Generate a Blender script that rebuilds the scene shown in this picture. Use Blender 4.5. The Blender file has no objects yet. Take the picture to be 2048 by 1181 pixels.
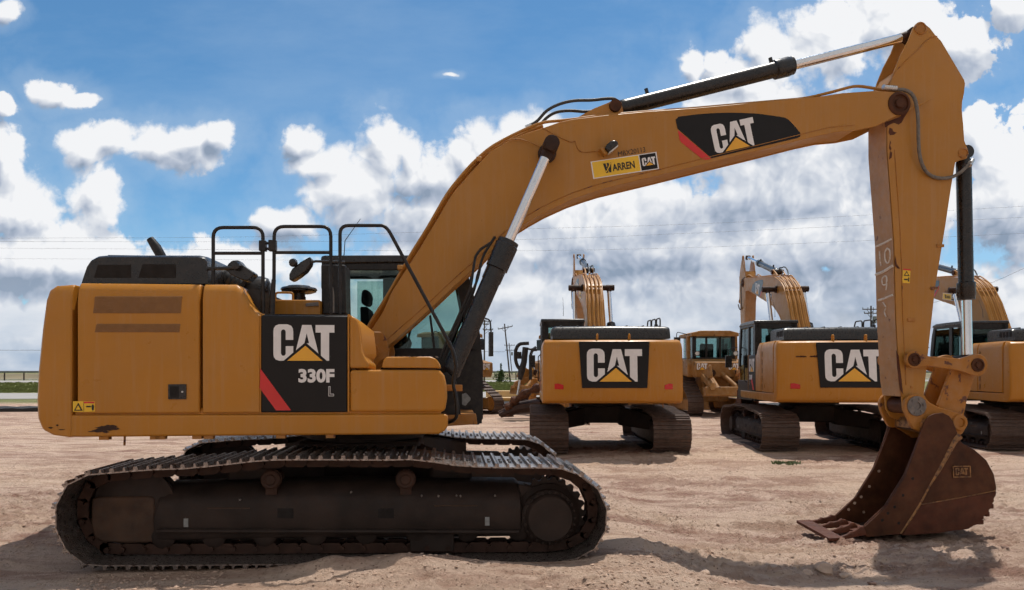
import bpy, bmesh, math, random
import numpy as np
from mathutils import Vector, Matrix, Euler
R = math.radians
C = bpy.context.scene.collection
sc = bpy.context.scene
random.seed(7)

# ------------------------------------------------------------------ camera model used to measure the place from the photograph
F = 1365.0; HZ = 745.0; TH = math.atan(124/1365.0)
cs, sn = math.cos(TH), math.sin(TH)
H = 1.66                      # eye height above the ground under the big machine
XC, YC = -0.93, 7.70          # centre of the big machine
def Wp(px, py, Y):
    u = (px-1024)/F; v = (HZ-py)/F
    t = Y/(cs-u*sn)
    return t*(sn+u*cs), H+v*t
def L(px, py, Y):
    X, Z = Wp(px, py, Y)
    return X-XC, Z
def LX(px, Y): return L(px, 700, Y)[0]
def L3(px, py, Y):
    x, z = L(px, py, Y)
    return Vector((x, Y-YC, z))
def PL(pts, Y): return [L(a, b, Y) for a, b in pts]
def CW(u_px, t):              # camera-space (pixel column, distance along the view) -> world x, y
    cx = (u_px-1024)/F*t
    return cx*cs+t*sn, t*cs-cx*sn

# ------------------------------------------------------------------ materials
MAT = {}
def nodes(name):
    m = bpy.data.materials.new(name); m.use_nodes = True
    nt = m.node_tree; nt.nodes.clear()
    out = nt.nodes.new('ShaderNodeOutputMaterial')
    return m, nt, out
def N(nt, t, **kw):
    n = nt.nodes.new(t)
    for k, v in kw.items():
        if k == 'op': n.operation = v
        elif k.startswith('i_'):
            key = k[2:]; key = int(key) if key.isdigit() else key.replace('_', ' ')
            n.inputs[key].default_value = v
        else: setattr(n, k, v)
    return n
def lk(nt, a, b): nt.links.new(a, b)
def ramp(nt, src, stops):
    r = nt.nodes.new('ShaderNodeValToRGB'); e = r.color_ramp.elements
    while len(e) < len(stops): e.new(0.5)
    for k, (p, c) in enumerate(stops):
        e[k].position = p; e[k].color = (c, c, c, 1) if isinstance(c, (int, float)) else (*c, 1)
    lk(nt, src, r.inputs[0]); return r.outputs[0]
def mix(nt, fac, a, b, blend='MIX'):
    n = nt.nodes.new('ShaderNodeMix'); n.data_type = 'RGBA'; n.blend_type = blend
    for s, v in ((0, fac), (6, a), (7, b)):
        if isinstance(v, bpy.types.NodeSocket): lk(nt, v, n.inputs[s])
        elif s == 0: n.inputs[0].default_value = v
        else: n.inputs[s].default_value = (*v, 1)
    return n.outputs[2]
def noise(nt, vec, scale, detail=4, rough=.5, dist=0):
    n = N(nt, 'ShaderNodeTexNoise'); n.inputs['Scale'].default_value = scale
    n.inputs['Detail'].default_value = detail; n.inputs['Roughness'].default_value = rough
    n.inputs['Distortion'].default_value = dist
    if vec is not None: lk(nt, vec, n.inputs['Vector'])
    return n.outputs['Fac']
def coord(nt, scale=None, loc=None, which='Object'):
    tc = N(nt, 'ShaderNodeTexCoord')
    if scale is None and loc is None: return tc.outputs[which]
    mp = N(nt, 'ShaderNodeMapping')
    if scale: mp.inputs['Scale'].default_value = scale
    if loc: mp.inputs['Location'].default_value = loc
    lk(nt, tc.outputs[which], mp.inputs['Vector']); return mp.outputs[0]
def bump(nt, h, strength=.3, dist=.01):
    b = N(nt, 'ShaderNodeBump'); b.inputs['Strength'].default_value = strength
    b.inputs['Distance'].default_value = dist; lk(nt, h, b.inputs['Height']); return b.outputs[0]

def surf(name, base, rough=.5, metal=0., var=.12, vscale=3., dust=0., dustcol=(.42, .31, .22), wear=0., wearcol=(.10, .045, .025),
         wscale=5., bumps=0., bscale=60., coat=0., stretch=None, spec=.5):
    m, nt, out = nodes(name)
    v = coord(nt, stretch)
    p = N(nt, 'ShaderNodeBsdfPrincipled')
    n1 = noise(nt, v, vscale, 6, .6)
    dk = tuple(c*(1-var) for c in base); lt = tuple(min(1, c*(1+var)) for c in base)
    col = mix(nt, ramp(nt, n1, [(.3, 0.), (.7, 1.)]), dk, lt)
    if dust > 0:
        n2 = noise(nt, v, vscale*1.7+1, 8, .65)
        f = ramp(nt, n2, [(.42, 0.), (.75, dust)])
        col = mix(nt, f, col, dustcol)
    if name in ('yellow_paint', 'yellow_boom'):
        vsk = coord(nt, (9., 9., .55)); f = ramp(nt, noise(nt, vsk, 2.2, 6, .62), [(.50, 0.), (.72, .14)]); col = mix(nt, f, col, dustcol)
        f = ramp(nt, noise(nt, v, 38, 3, .5), [(.70, 0.), (.74, .35)]); col = mix(nt, f, col, tuple(c*.55 for c in base))
    if wear > 0:
        n3 = noise(nt, v, wscale, 9, .68, .3)
        f = ramp(nt, n3, [(1-wear-.02, 0.), (1-wear+.015, 1.)])
        col = mix(nt, f, col, wearcol)
    lk(nt, col, p.inputs['Base Color'])
    rr = ramp(nt, noise(nt, v, vscale*4, 5, .6), [(.3, max(0.03, rough-.1)), (.7, min(1, rough+.12))])
    lk(nt, rr, p.inputs['Roughness'])
    p.inputs['Metallic'].default_value = metal
    p.inputs['Coat Weight'].default_value = coat; p.inputs['Coat Roughness'].default_value = .15
    p.inputs['Specular IOR Level'].default_value = spec
    if bumps > 0:
        lk(nt, bump(nt, noise(nt, v, bscale, 6, .6), bumps, .004), p.inputs['Normal'])
    lk(nt, p.outputs[0], out.inputs[0]); MAT[name] = m; return m

YEL = (.46, .188, .018); YBM = (.42, .186, .030)
surf('yellow_paint', YEL, .36, spec=.35, var=.05, vscale=1.3, dust=.07, wear=.245, wscale=6.5, wearcol=(.16, .06, .028), bumps=.03, bscale=25)
surf('yellow_boom', YBM, .42, spec=.35, var=.06, vscale=1.1, dust=.10, wear=.27, wscale=9, wearcol=(.17, .06, .028), bumps=.05, bscale=18)
surf('yellow_old', (.30, .135, .028), .55, spec=.3, var=.15, vscale=3, dust=.35, wear=.38, wscale=4, bumps=.1, bscale=20)
surf('yellow_worn', (.38, .150, .020), .5, spec=.35, var=.12, vscale=4, dust=.25, wear=.40, wscale=7, wearcol=(.13, .05, .03), bumps=.1, bscale=30)
surf('yellow_face', (.40, .20, .08), .55, var=.15, vscale=5, dust=.5, wear=.36, wscale=8, wearcol=(.14, .06, .04), bumps=.1, bscale=30)
surf('black_plastic', (.014, .013, .014), .30, var=.3, vscale=6, dust=.05, bumps=.02, bscale=40)
surf('black_metal', (.011, .010, .011), .4, spec=.35, var=.3, vscale=9, dust=.06, bumps=.03, bscale=60)
surf('cylinder_black', (.010, .010, .012), .3, var=.3, vscale=8, dust=.05)
surf('decal_black', (.012, .010, .010), .4, spec=.25, var=.1, vscale=10)
surf('decal_white', (.78, .76, .76), .45, var=.05, vscale=9, dust=.08, wear=.2, wscale=30, wearcol=(.3, .28, .26))
surf('decal_red', (.62, .030, .028), .4, var=.08, vscale=5)
surf('decal_yellow', (.80, .40, .035), .4, var=.05, vscale=5)
surf('plate_yellow', (.82, .50, .03), .4, var=.04, vscale=5)
surf('decal_blue_grey', (.07, .12, .15), .4, var=.1, vscale=10)
surf('seam', (.008, .005, .004), .8, var=.1)
surf('louver', (.23, .10, .022), .5, var=.12, vscale=12, dust=.08, bumps=.1, bscale=200)
surf('rust', (.070, .025, .012), .60, var=.45, vscale=4, wear=.30, wscale=3.2, wearcol=(.20, .085, .022), dust=.30, dustcol=(.17, .075, .032), bumps=.25, bscale=35, spec=.2)
surf('rust_red', (.085, .026, .013), .62, var=.35, vscale=6, dust=.25, dustcol=(.17, .075, .04), bumps=.25, bscale=35, spec=.25)
surf('rust_dark', (.036, .016, .010), .62, var=.4, vscale=5, dust=.25, dustcol=(.11, .055, .035), bumps=.2, bscale=35, spec=.3)
surf('weld', (.26, .12, .035), .6, var=.5, vscale=14, dust=.2, wear=.45, wscale=22, bumps=.5, bscale=40)
surf('undercarriage', (.024, .0145, .011), .66, var=.5, vscale=3, dust=.35, dustcol=(.060, .038, .030), bumps=.25, bscale=30, spec=.35)
surf('grime_brown', (.055, .027, .014), .7, var=.5, vscale=6, dust=.5, dustcol=(.09, .05, .03), bumps=.35, bscale=30)
surf('shoe_steel', (.34, .30, .28), .30, metal=.85, var=.35, vscale=11, dust=.45, dustcol=(.12, .085, .07), wear=.40, wscale=10, wearcol=(.06, .035, .026), bumps=.2, bscale=45)
surf('shoe_far', (.095, .06, .047), .62, metal=.15, var=.35, vscale=9, dust=.5, dustcol=(.15, .09, .065), bumps=.2, bscale=45)
surf('steel_grey', (.16, .145, .14), .5, metal=.4, var=.3, vscale=14, dust=.3, bumps=.2)
surf('chrome', (.80, .80, .82), .09, metal=1., var=.04, vscale=12)
surf('silver', (.6, .6, .6), .3, metal=.7, var=.1)
surf('rubber_hose', (.030, .031, .033), .55, var=.3, vscale=20, dust=.3, dustcol=(.10, .10, .10))
surf('grey_hose', (.13, .12, .11), .7, var=.3, vscale=20, dust=.4)
surf('seat_cloth', (.022, .024, .028), .85, var=.2)
surf('cab_inside', (.045, .048, .05), .7, var=.2)
surf('chalk', (.66, .59, .52), .9, var=.2, vscale=20, wear=.42, wscale=45, wearcol=(.42, .25, .14))
surf('stencil_black', (.03, .025, .022), .7, var=.3, vscale=20)
surf('lens_red', (.55, .02, .02), .2, var=.1)
surf('lens_clear', (.6, .6, .58), .15, var=.1)
surf('sticker_grey', (.25, .26, .26), .6, var=.2, vscale=30)
surf('wood_pole', (.085, .062, .05), .85, var=.3, vscale=4)
surf('galvanised', (.22, .24, .25), .5, metal=.3, var=.2, vscale=1)
surf('wire', (.12, .12, .13), .6, var=.1)
surf('road_pale', (.36, .34, .32), .9, var=.08, vscale=.3)
surf('tyre_black', (.02, .019, .02), .85, var=.3, vscale=3, bumps=.4, bscale=8)
surf('clod', (.43, .30, .225), .95, var=.25, vscale=6, bumps=.4, bscale=60)
surf('stone', (.46, .33, .25), .9, var=.25, vscale=8, dust=.4, dustcol=(.5, .38, .29), bumps=.6, bscale=20)
surf('stone_dark', (.22, .14, .11), .9, var=.3, vscale=8, bumps=.6, bscale=20)
surf('leaf', (.075, .12, .035), .6, var=.5, vscale=7)
surf('verge', (.17, .20, .065), .8, var=.35, vscale=.4)
surf('weed', (.10, .135, .055), .6, var=.4, vscale=7)
surf('bark', (.09, .06, .04), .9)
surf('blade_paint', (.52, .33, .12), .5, var=.1, vscale=1, dust=.3)
def glass(name, tint, refl=.08):
    m, nt, out = nodes(name)
    tr = N(nt, 'ShaderNodeBsdfTransparent'); tr.inputs[0].default_value = (*tint, 1)
    gl = N(nt, 'ShaderNodeBsdfGlossy'); gl.inputs['Roughness'].default_value = .03
    gl.inputs[0].default_value = (.8, .9, .88, 1)
    lw = N(nt, 'ShaderNodeFresnel'); lw.inputs['IOR'].default_value = 1.5
    mx = N(nt, 'ShaderNodeMixShader'); lk(nt, lw.outputs[0], mx.inputs[0])
    lk(nt, tr.outputs[0], mx.inputs[1]); lk(nt, gl.outputs[0], mx.inputs[2])
    lk(nt, mx.outputs[0], out.inputs[0]); MAT[name] = m
glass('cab_glass', (.68, .79, .77))

# ------------------------------------------------------------------ mesh builder
class MB:
    def __init__(s): s.v = []; s.f = []; s.m = []; s.cur = 0
    def mat(s, i): s.cur = i; return s
    def _f(s, f): s.f.append(f); s.m.append(s.cur)
    def box(s, x0, x1, y0, y1, z0, z1):
        b = len(s.v)
        s.v += [(x, y, z) for x in (x0, x1) for y in (y0, y1) for z in (z0, z1)]
        for q in ((0, 1, 3, 2), (4, 6, 7, 5), (0, 4, 5, 1), (2, 3, 7, 6), (0, 2, 6, 4), (1, 5, 7, 3)): s._f([b+i for i in q])
        return s
    def rings(s, rs, cap=True, closed=False):
        b = len(s.v); n = len(rs[0])
        for r in rs: s.v += [tuple(p) for p in r]
        k = len(rs)
        for i in range(k if closed else k-1):
            for j in range(n):
                a, c = i*n, ((i+1) % k)*n
                s._f([b+a+j, b+a+(j+1) % n, b+c+(j+1) % n, b+c+j])
        if cap and not closed:
            s._f([b+j for j in range(n)][::-1]); s._f([b+(k-1)*n+j for j in range(n)])
        return s
    def prism(s, pts, y0, y1): return s.rings([[(x, y0, z) for x, z in pts], [(x, y1, z) for x, z in pts]])
    def prism_x(s, pts, x0, x1): return s.rings([[(x0, y, z) for y, z in pts], [(x1, y, z) for y, z in pts]])
    def prism_z(s, pts, z0, z1): return s.rings([[(x, y, z0) for x, y in pts], [(x, y, z1) for x, y in pts]])
    def tube(s, pts, r, n=10, cap=True, closed=False):
        pts = [Vector(p) for p in pts]; k = len(pts); rs = []
        nrm = None
        for i, p in enumerate(pts):
            a = pts[i-1] if (i > 0 or closed) else p
            c = pts[(i+1) % k] if (i < k-1 or closed) else p
            t = (c-a).normalized()
            if nrm is None:
                nrm = t.cross(Vector((0, 1, 0)))
                if nrm.length < .1: nrm = t.cross(Vector((1, 0, 0)))
            nrm = (nrm-t*nrm.dot(t)).normalized(); bn = t.cross(nrm)
            rr = r[i] if isinstance(r, (list, tuple)) else r
            rs.append([p+(nrm*math.cos(2*math.pi*j/n)+bn*math.sin(2*math.pi*j/n))*rr for j in range(n)])
        return s.rings(rs, cap, closed)
    def cyl(s, a, b, r, n=24, r2=None): return s.tube([a, b], [r, r if r2 is None else r2], n)
    def lathe(s, o, ax, prof, n=32):
        o = Vector(o); ax = Vector(ax).normalized()
        e = ax.cross(Vector((0, 0, 1)))
        if e.length < .1: e = ax.cross(Vector((1, 0, 0)))
        e.normalize(); g = ax.cross(e)
        rs = [[o+ax*h+(e*math.cos(2*math.pi*j/n)+g*math.sin(2*math.pi*j/n))*max(r, 1e-4) for j in range(n)] for r, h in prof]
        return s.rings(rs)
    def faces(s, verts, faces):
        b = len(s.v); s.v += [tuple(p) for p in verts]
        for f in faces: s._f([b+i for i in f])
        return s
    def pieces(s):
        """face islands, clustered when closer than 2 cm or half the larger one's side"""
        n = len(s.v); par = list(range(n))
        def fd(a):
            while par[a] != a: par[a] = par[par[a]]; a = par[a]
            return a
        for f in s.f:
            r0 = fd(f[0])
            for k in f[1:]:
                q = fd(k)
                if q != r0: par[q] = r0
        root = [fd(i) for i in range(n)]; ids = sorted(set(root)); k = len(ids)
        if k < 2 or k > 300: return None
        ix = {r: i for i, r in enumerate(ids)}; isl = np.array([ix[r] for r in root]); P = np.array([tuple(p) for p in s.v])
        lo = np.full((k, 3), np.inf); hi = -lo; np.minimum.at(lo, isl, P); np.maximum.at(hi, isl, P); size = (hi-lo).max(1)
        gap = np.maximum(0, np.maximum(lo[:, None]-hi[None], lo[None]-hi[:, None])); near = np.sqrt((gap**2).sum(2)) <= np.maximum(.02, .5*np.maximum(size[:, None], size[None]))
        lab = -np.ones(k, int); c = 0
        for i in range(k):
            if lab[i] >= 0: continue
            st = [i]; lab[i] = c
            while st:
                a = st.pop()
                for b in np.nonzero(near[a] & (lab < 0))[0]: lab[b] = c; st.append(int(b))
            c += 1
        if c < 2 or c > 30: return None
        out = [MB() for _ in range(c)]; mp = {}
        for f, m in zip(s.f, s.m):
            q = out[lab[isl[f[0]]]]; g = []
            for i in f:
                if i not in mp: mp[i] = len(q.v); q.v.append(s.v[i])
                g.append(mp[i])
            q.f.append(g); q.m.append(m)
        return out
    def build(s, name, mat, parent=None, bevel=0., smooth=38, seg=2, recalc=True):
        if parent is not None and name not in ('foliage', 'shoes', 'chain', 'chalk_marks'):
            pc = s.pieces()
            if pc: return [q.build1(name, mat, parent, bevel, smooth, seg, recalc) for q in pc][0]
        return s.build1(name, mat, parent, bevel, smooth, seg, recalc)
    def build1(s, name, mat, parent=None, bevel=0., smooth=38, seg=2, recalc=True):
        me = bpy.data.meshes.new(name); me.from_pydata([tuple(p) for p in s.v], [], s.f)
        mats = mat if isinstance(mat, (list, tuple)) else [mat]
        for q in mats: me.materials.append(MAT[q])
        if len(mats) > 1: me.polygons.foreach_set('material_index', s.m)
        if recalc:
            bm = bmesh.new(); bm.from_mesh(me); bmesh.ops.recalc_face_normals(bm, faces=bm.faces); bm.to_mesh(me); bm.free()
        me.polygons.foreach_set('use_smooth', [True]*len(me.polygons))
        me.set_sharp_from_angle(angle=R(smooth)); me.update()
        o = bpy.data.objects.new(name, me); C.objects.link(o)
        if parent is not None: o.parent = parent
        if bevel:
            b = o.modifiers.new('bevel', 'BEVEL'); b.width = bevel; b.segments = seg; b.limit_method = 'ANGLE'; b.angle_limit = R(35)
            b.harden_normals = False
        return o
def empty(name, label, cat, loc=(0, 0, 0), rz=0, group=None, kind=None):
    o = bpy.data.objects.new(name, None); C.objects.link(o); o.location = loc; o.rotation_euler = (0, 0, rz)
    o['label'] = label; o['category'] = cat
    if group: o['group'] = group
    if kind: o['kind'] = kind
    o.empty_display_size = .3
    return o
def tag(o, label=None, cat=None, group=None, kind=None):
    if label: o['label'] = label
    if cat: o['category'] = cat
    if group: o['group'] = group
    if kind: o['kind'] = kind
    return o
def catmull(pts, n=6, closed=False):
    P = [Vector(p) for p in pts]; k = len(P); out = []
    for i in range(k if closed else k-1):
        p0 = P[i-1] if (i > 0 or closed) else P[0]*2-P[1]
        p1 = P[i]; p2 = P[(i+1) % k]
        p3 = P[(i+2) % k] if (i+2 < k or closed) else P[-1]*2-P[-2]
        for j in range(n):
            t = j/n
            out.append(.5*((2*p1)+(p2-p0)*t+(2*p0-5*p1+4*p2-p3)*t*t+(3*p1-p0-3*p2+p3)*t**3))
    if not closed: out.append(P[-1])
    return out
def roundpath(pts, r, n=5):     # polyline with rounded corners
    P = [Vector(p) for p in pts]; out = [P[0]]
    for i in range(1, len(P)-1):
        a, b, c = P[i-1], P[i], P[i+1]
        d1 = (a-b); d2 = (c-b); rr = min(r, d1.length*.49, d2.length*.49)
        s0 = b+d1.normalized()*rr; e0 = b+d2.normalized()*rr
        for j in range(n+1):
            t = j/n; out.append(s0*(1-t)**2+b*2*t*(1-t)+e0*t*t)
    out.append(P[-1]); return out
def inset(pts, d):
    n = len(pts); A = sum(pts[i][0]*pts[(i+1) % n][1]-pts[(i+1) % n][0]*pts[i][1] for i in range(n))
    sg = 1 if A > 0 else -1; out = []
    for i in range(n):
        p = Vector(pts[i]); a = Vector(pts[i-1]); c = Vector(pts[(i+1) % n])
        e1 = (p-a).normalized(); e2 = (c-p).normalized()
        n1 = Vector((-e1.y, e1.x))*sg; n2 = Vector((-e2.y, e2.x))*sg
        m = (n1+n2)
        if m.length < .2: m = n1
        m.normalize(); k = max(.5, m.dot(n1)); out.append(tuple(p+m*(d/k)))
    return out
def circ(c, r, n=20, a0=0, a1=360):
    m = n if a1-a0 >= 360 else n+1
    return [(c[0]+r*math.cos(R(a0+(a1-a0)*j/n)), c[1]+r*math.sin(R(a0+(a1-a0)*j/n))) for j in range(m)]

# flat decals: frame = (origin, ex, ey, normal); 2-D shapes are laid on it
def FR(o, ex, ey, n): return (Vector(o), Vector(ex), Vector(ey), Vector(n).normalized())
def fpt(fr, u, v, off): return fr[0]+fr[1]*u+fr[2]*v+fr[3]*off
def fpoly(mb, fr, pts, off, mi=0):
    mb.mat(mi); b = len(mb.v); P = [fpt(fr, u, v, off) for u, v in pts]; Q = [fpt(fr, u, v, off-.0015) for u, v in pts]
    mb.rings([Q, P]); return mb
LC = [(28, 0), (72, 0), (90, 8), (98, 22), (100, 38), (100, 80), (62, 80), (62, 38), (58, 29), (50, 26), (42, 29), (38, 38), (38, 150), (42, 159), (50, 162),
      (58, 159), (62, 150), (62, 112), (100, 112), (100, 146), (72, 186), (30, 187), (12, 181), (2, 168), (0, 150), (0, 36), (2, 20), (12, 6)]
LA1 = [(145, 3), (168.2, 3), (168.2, 45), (156, 97), (168.2, 97), (168.2, 150), (104, 172)]
LA2 = [(168, 3), (192, 3), (233, 172), (168, 150), (168, 97), (180, 97), (168, 45)]
LT = [(213, 3), (309, 3), (309, 42), (282, 42), (282, 187), (240, 187), (240, 42), (213, 42)]
def logo(name, fr, parent, base=.002):
    """fr: unit square frame (u right 0..1, v up 0..1) covering the letters"""
    mb = MB(); sc_ = lambda P: [(x/309, 1-y/187) for x, y in P]
    for P in (LC, LA1, LA2, LT): fpoly(mb, fr, sc_(P), base+.002, 0)
    fpoly(mb, fr, sc_([(162, 92), (48, 190), (273, 190)]), base+.004, 1)
    fpoly(mb, fr, sc_([(162, 110), (70, 187), (249, 187)]), base+.006, 2)
    return mb.build(name, ['decal_white', 'decal_black', 'decal_yellow'], parent, smooth=10)
def text_geo(s, bold=.02):
    cu = bpy.data.curves.new('t', 'FONT'); cu.body = s; cu.offset = bold; cu.size = 1; cu.resolution_u = 3; cu.fill_mode = 'FRONT'
    o = bpy.data.objects.new('t', cu); C.objects.link(o)
    dg = bpy.context.evaluated_depsgraph_get(); me = o.evaluated_get(dg).to_mesh()
    V = [(v.co.x, v.co.y) for v in me.vertices]; Fc = [list(p.vertices) for p in me.polygons]
    o.evaluated_get(dg).to_mesh_clear(); C.objects.unlink(o); bpy.data.objects.remove(o); bpy.data.curves.remove(cu)
    x0 = min(v[0] for v in V); x1 = max(v[0] for v in V); y0 = min(v[1] for v in V); y1 = max(v[1] for v in V)
    return [((x-x0)/(x1-x0), (y-y0)/(y1-y0)) for x, y in V], Fc
def ftext(mb, fr, s, u0, u1, v0, v1, off, mi=0, bold=.02):
    V, Fc = text_geo(s, bold); mb.mat(mi)
    mb.faces([fpt(fr, u0+(u1-u0)*x, v0+(v1-v0)*y, off) for x, y in V], Fc); return mb
def PF(a, b, c, Y, flip=False):
    """decal frame from three photo points: bottom-left, bottom-right, top-left, on plane Y; flip: the mirrored left side of the machine"""
    A, B, D = L3(*a, Y), L3(*b, Y), L3(*c, Y)
    if not flip: return FR(A, B-A, D-A, (0, -1, 0))
    m = lambda v: Vector((v.x, -v.y, v.z)); A, B, D = m(A), m(B), m(D)
    return FR(B, A-B, D-A, (0, 1, 0))
# ------------------------------------------------------------------ the excavator (x forward, y to its left, measured on the big one)
YN = 6.25                     # plane of the right-hand body panels
HW = YC-YN                    # body half width 1.45
def panel_section(s, zb, zt, ch=.15, depth=.30):
    """cross-section of a side panel: s = side sign, top edge chamfered"""
    return [(s*(HW-depth), zb), (s*HW, zb), (s*HW, zt-ch), (s*(HW-.018), zt-ch*.42), (s*(HW-.042), zt-.012), (s*(HW-.062), zt), (s*(HW-depth), zt)]

def build_counterweight(root, px_seam=146):
    prof = [(150, 568), (118, 571), (104, 580), (97, 600), (89, 660), (81, 740), (78, 800), (80, 838), (89, 860), (110, 871), (137, 875)]
    P = PL(prof, YN); x_seam = LX(144, YN)-.004
    zt, zb = P[0][1], P[-1][1]
    st = [(-1.45, .0, .15), (-1.432, .02, .07), (-1.408, .035, .015), (-1.385, .05, .0), (-1.28, .10, .0), (-1.05, .19, 0), (-.78, .27, 0), (-.4, .29, 0), (0, .30, 0)]
    st = st+[(-a, b, c) for a, b, c in st[-2::-1]]
    rs = []
    for y, b, c in st:
        ring = [(x_seam, y, zt-c)]
        for i, (x, z) in enumerate(P[1:-1]):
            k = min(1, (zt-z)/.25)
            ring.append((x-b, y, min(z, zt-c-.02*i)))
        ring += [(P[-1][0], y, zb), (x_seam, y, zb)]
        rs.append(ring)
    cw = MB().rings(rs).build('counterweight', 'yellow_paint', root, bevel=.012, smooth=50)
    # rear logo panel (flat middle of the rear face follows the profile)
    xr = [(P[i][0]-.30, P[i][1]) for i in range(len(P))]
    def rear(z):
        for (x0, z0), (x1, z1) in zip(xr[2:], xr[3:]):
            if z1 <= z <= z0: return x0+(x1-x0)*(z0-z)/(z0-z1)
        return xr[3][0]
    z1, z0 = 2.375, 1.43; n = 8
    mb = MB(); rows = []
    for k in range(n+1):
        z = z0+(z1-z0)*k/n; w = .66+.06*k/n; x = rear(z)
        rows.append([(x-.010, w, z), (x-.010, -w, z), (x+.01, -w, z), (x+.01, w, z)])
    mb.rings(rows)
    pn = mb.build('logo_panel', 'decal_black', root, bevel=.006)
    a, b = Vector((rear(1.56), 0, 1.56)), Vector((rear(2.23), 0, 2.23))
    e = b-a; fr = FR((a.x-.016, .56, 1.56), (0, -1.12, 0), e, (-1, 0, .12))
    logo('logo', fr, pn)
    for s in (-1, 1):
        mb = MB(); x = rear(1.45)+.30; tl_ = [(1.03, 1.40, .197), (1.21, 1.40, .128), (1.21, 1.51, .128), (1.14, 1.52, .158), (1.03, 1.49, .197)]
        mb.rings([[(x-b_-.010, s*a_, c_) for a_, c_, b_ in tl_], [(x-b_+.08, s*a_, c_) for a_, c_, b_ in tl_]])
        mb.build('tail_light', 'lens_red', cw, bevel=.008)
        MB().tube(roundpath([(rear(2.4)+.12, s*.33, 2.42), (rear(2.4)+.12, s*.33, 2.53), (rear(2.4)+.2, s*.33, 2.53), (rear(2.4)+.2, s*.33, 2.42)], .02), .02, 8).build('lifting_eye', 'yellow_paint', cw)
    return cw

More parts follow.
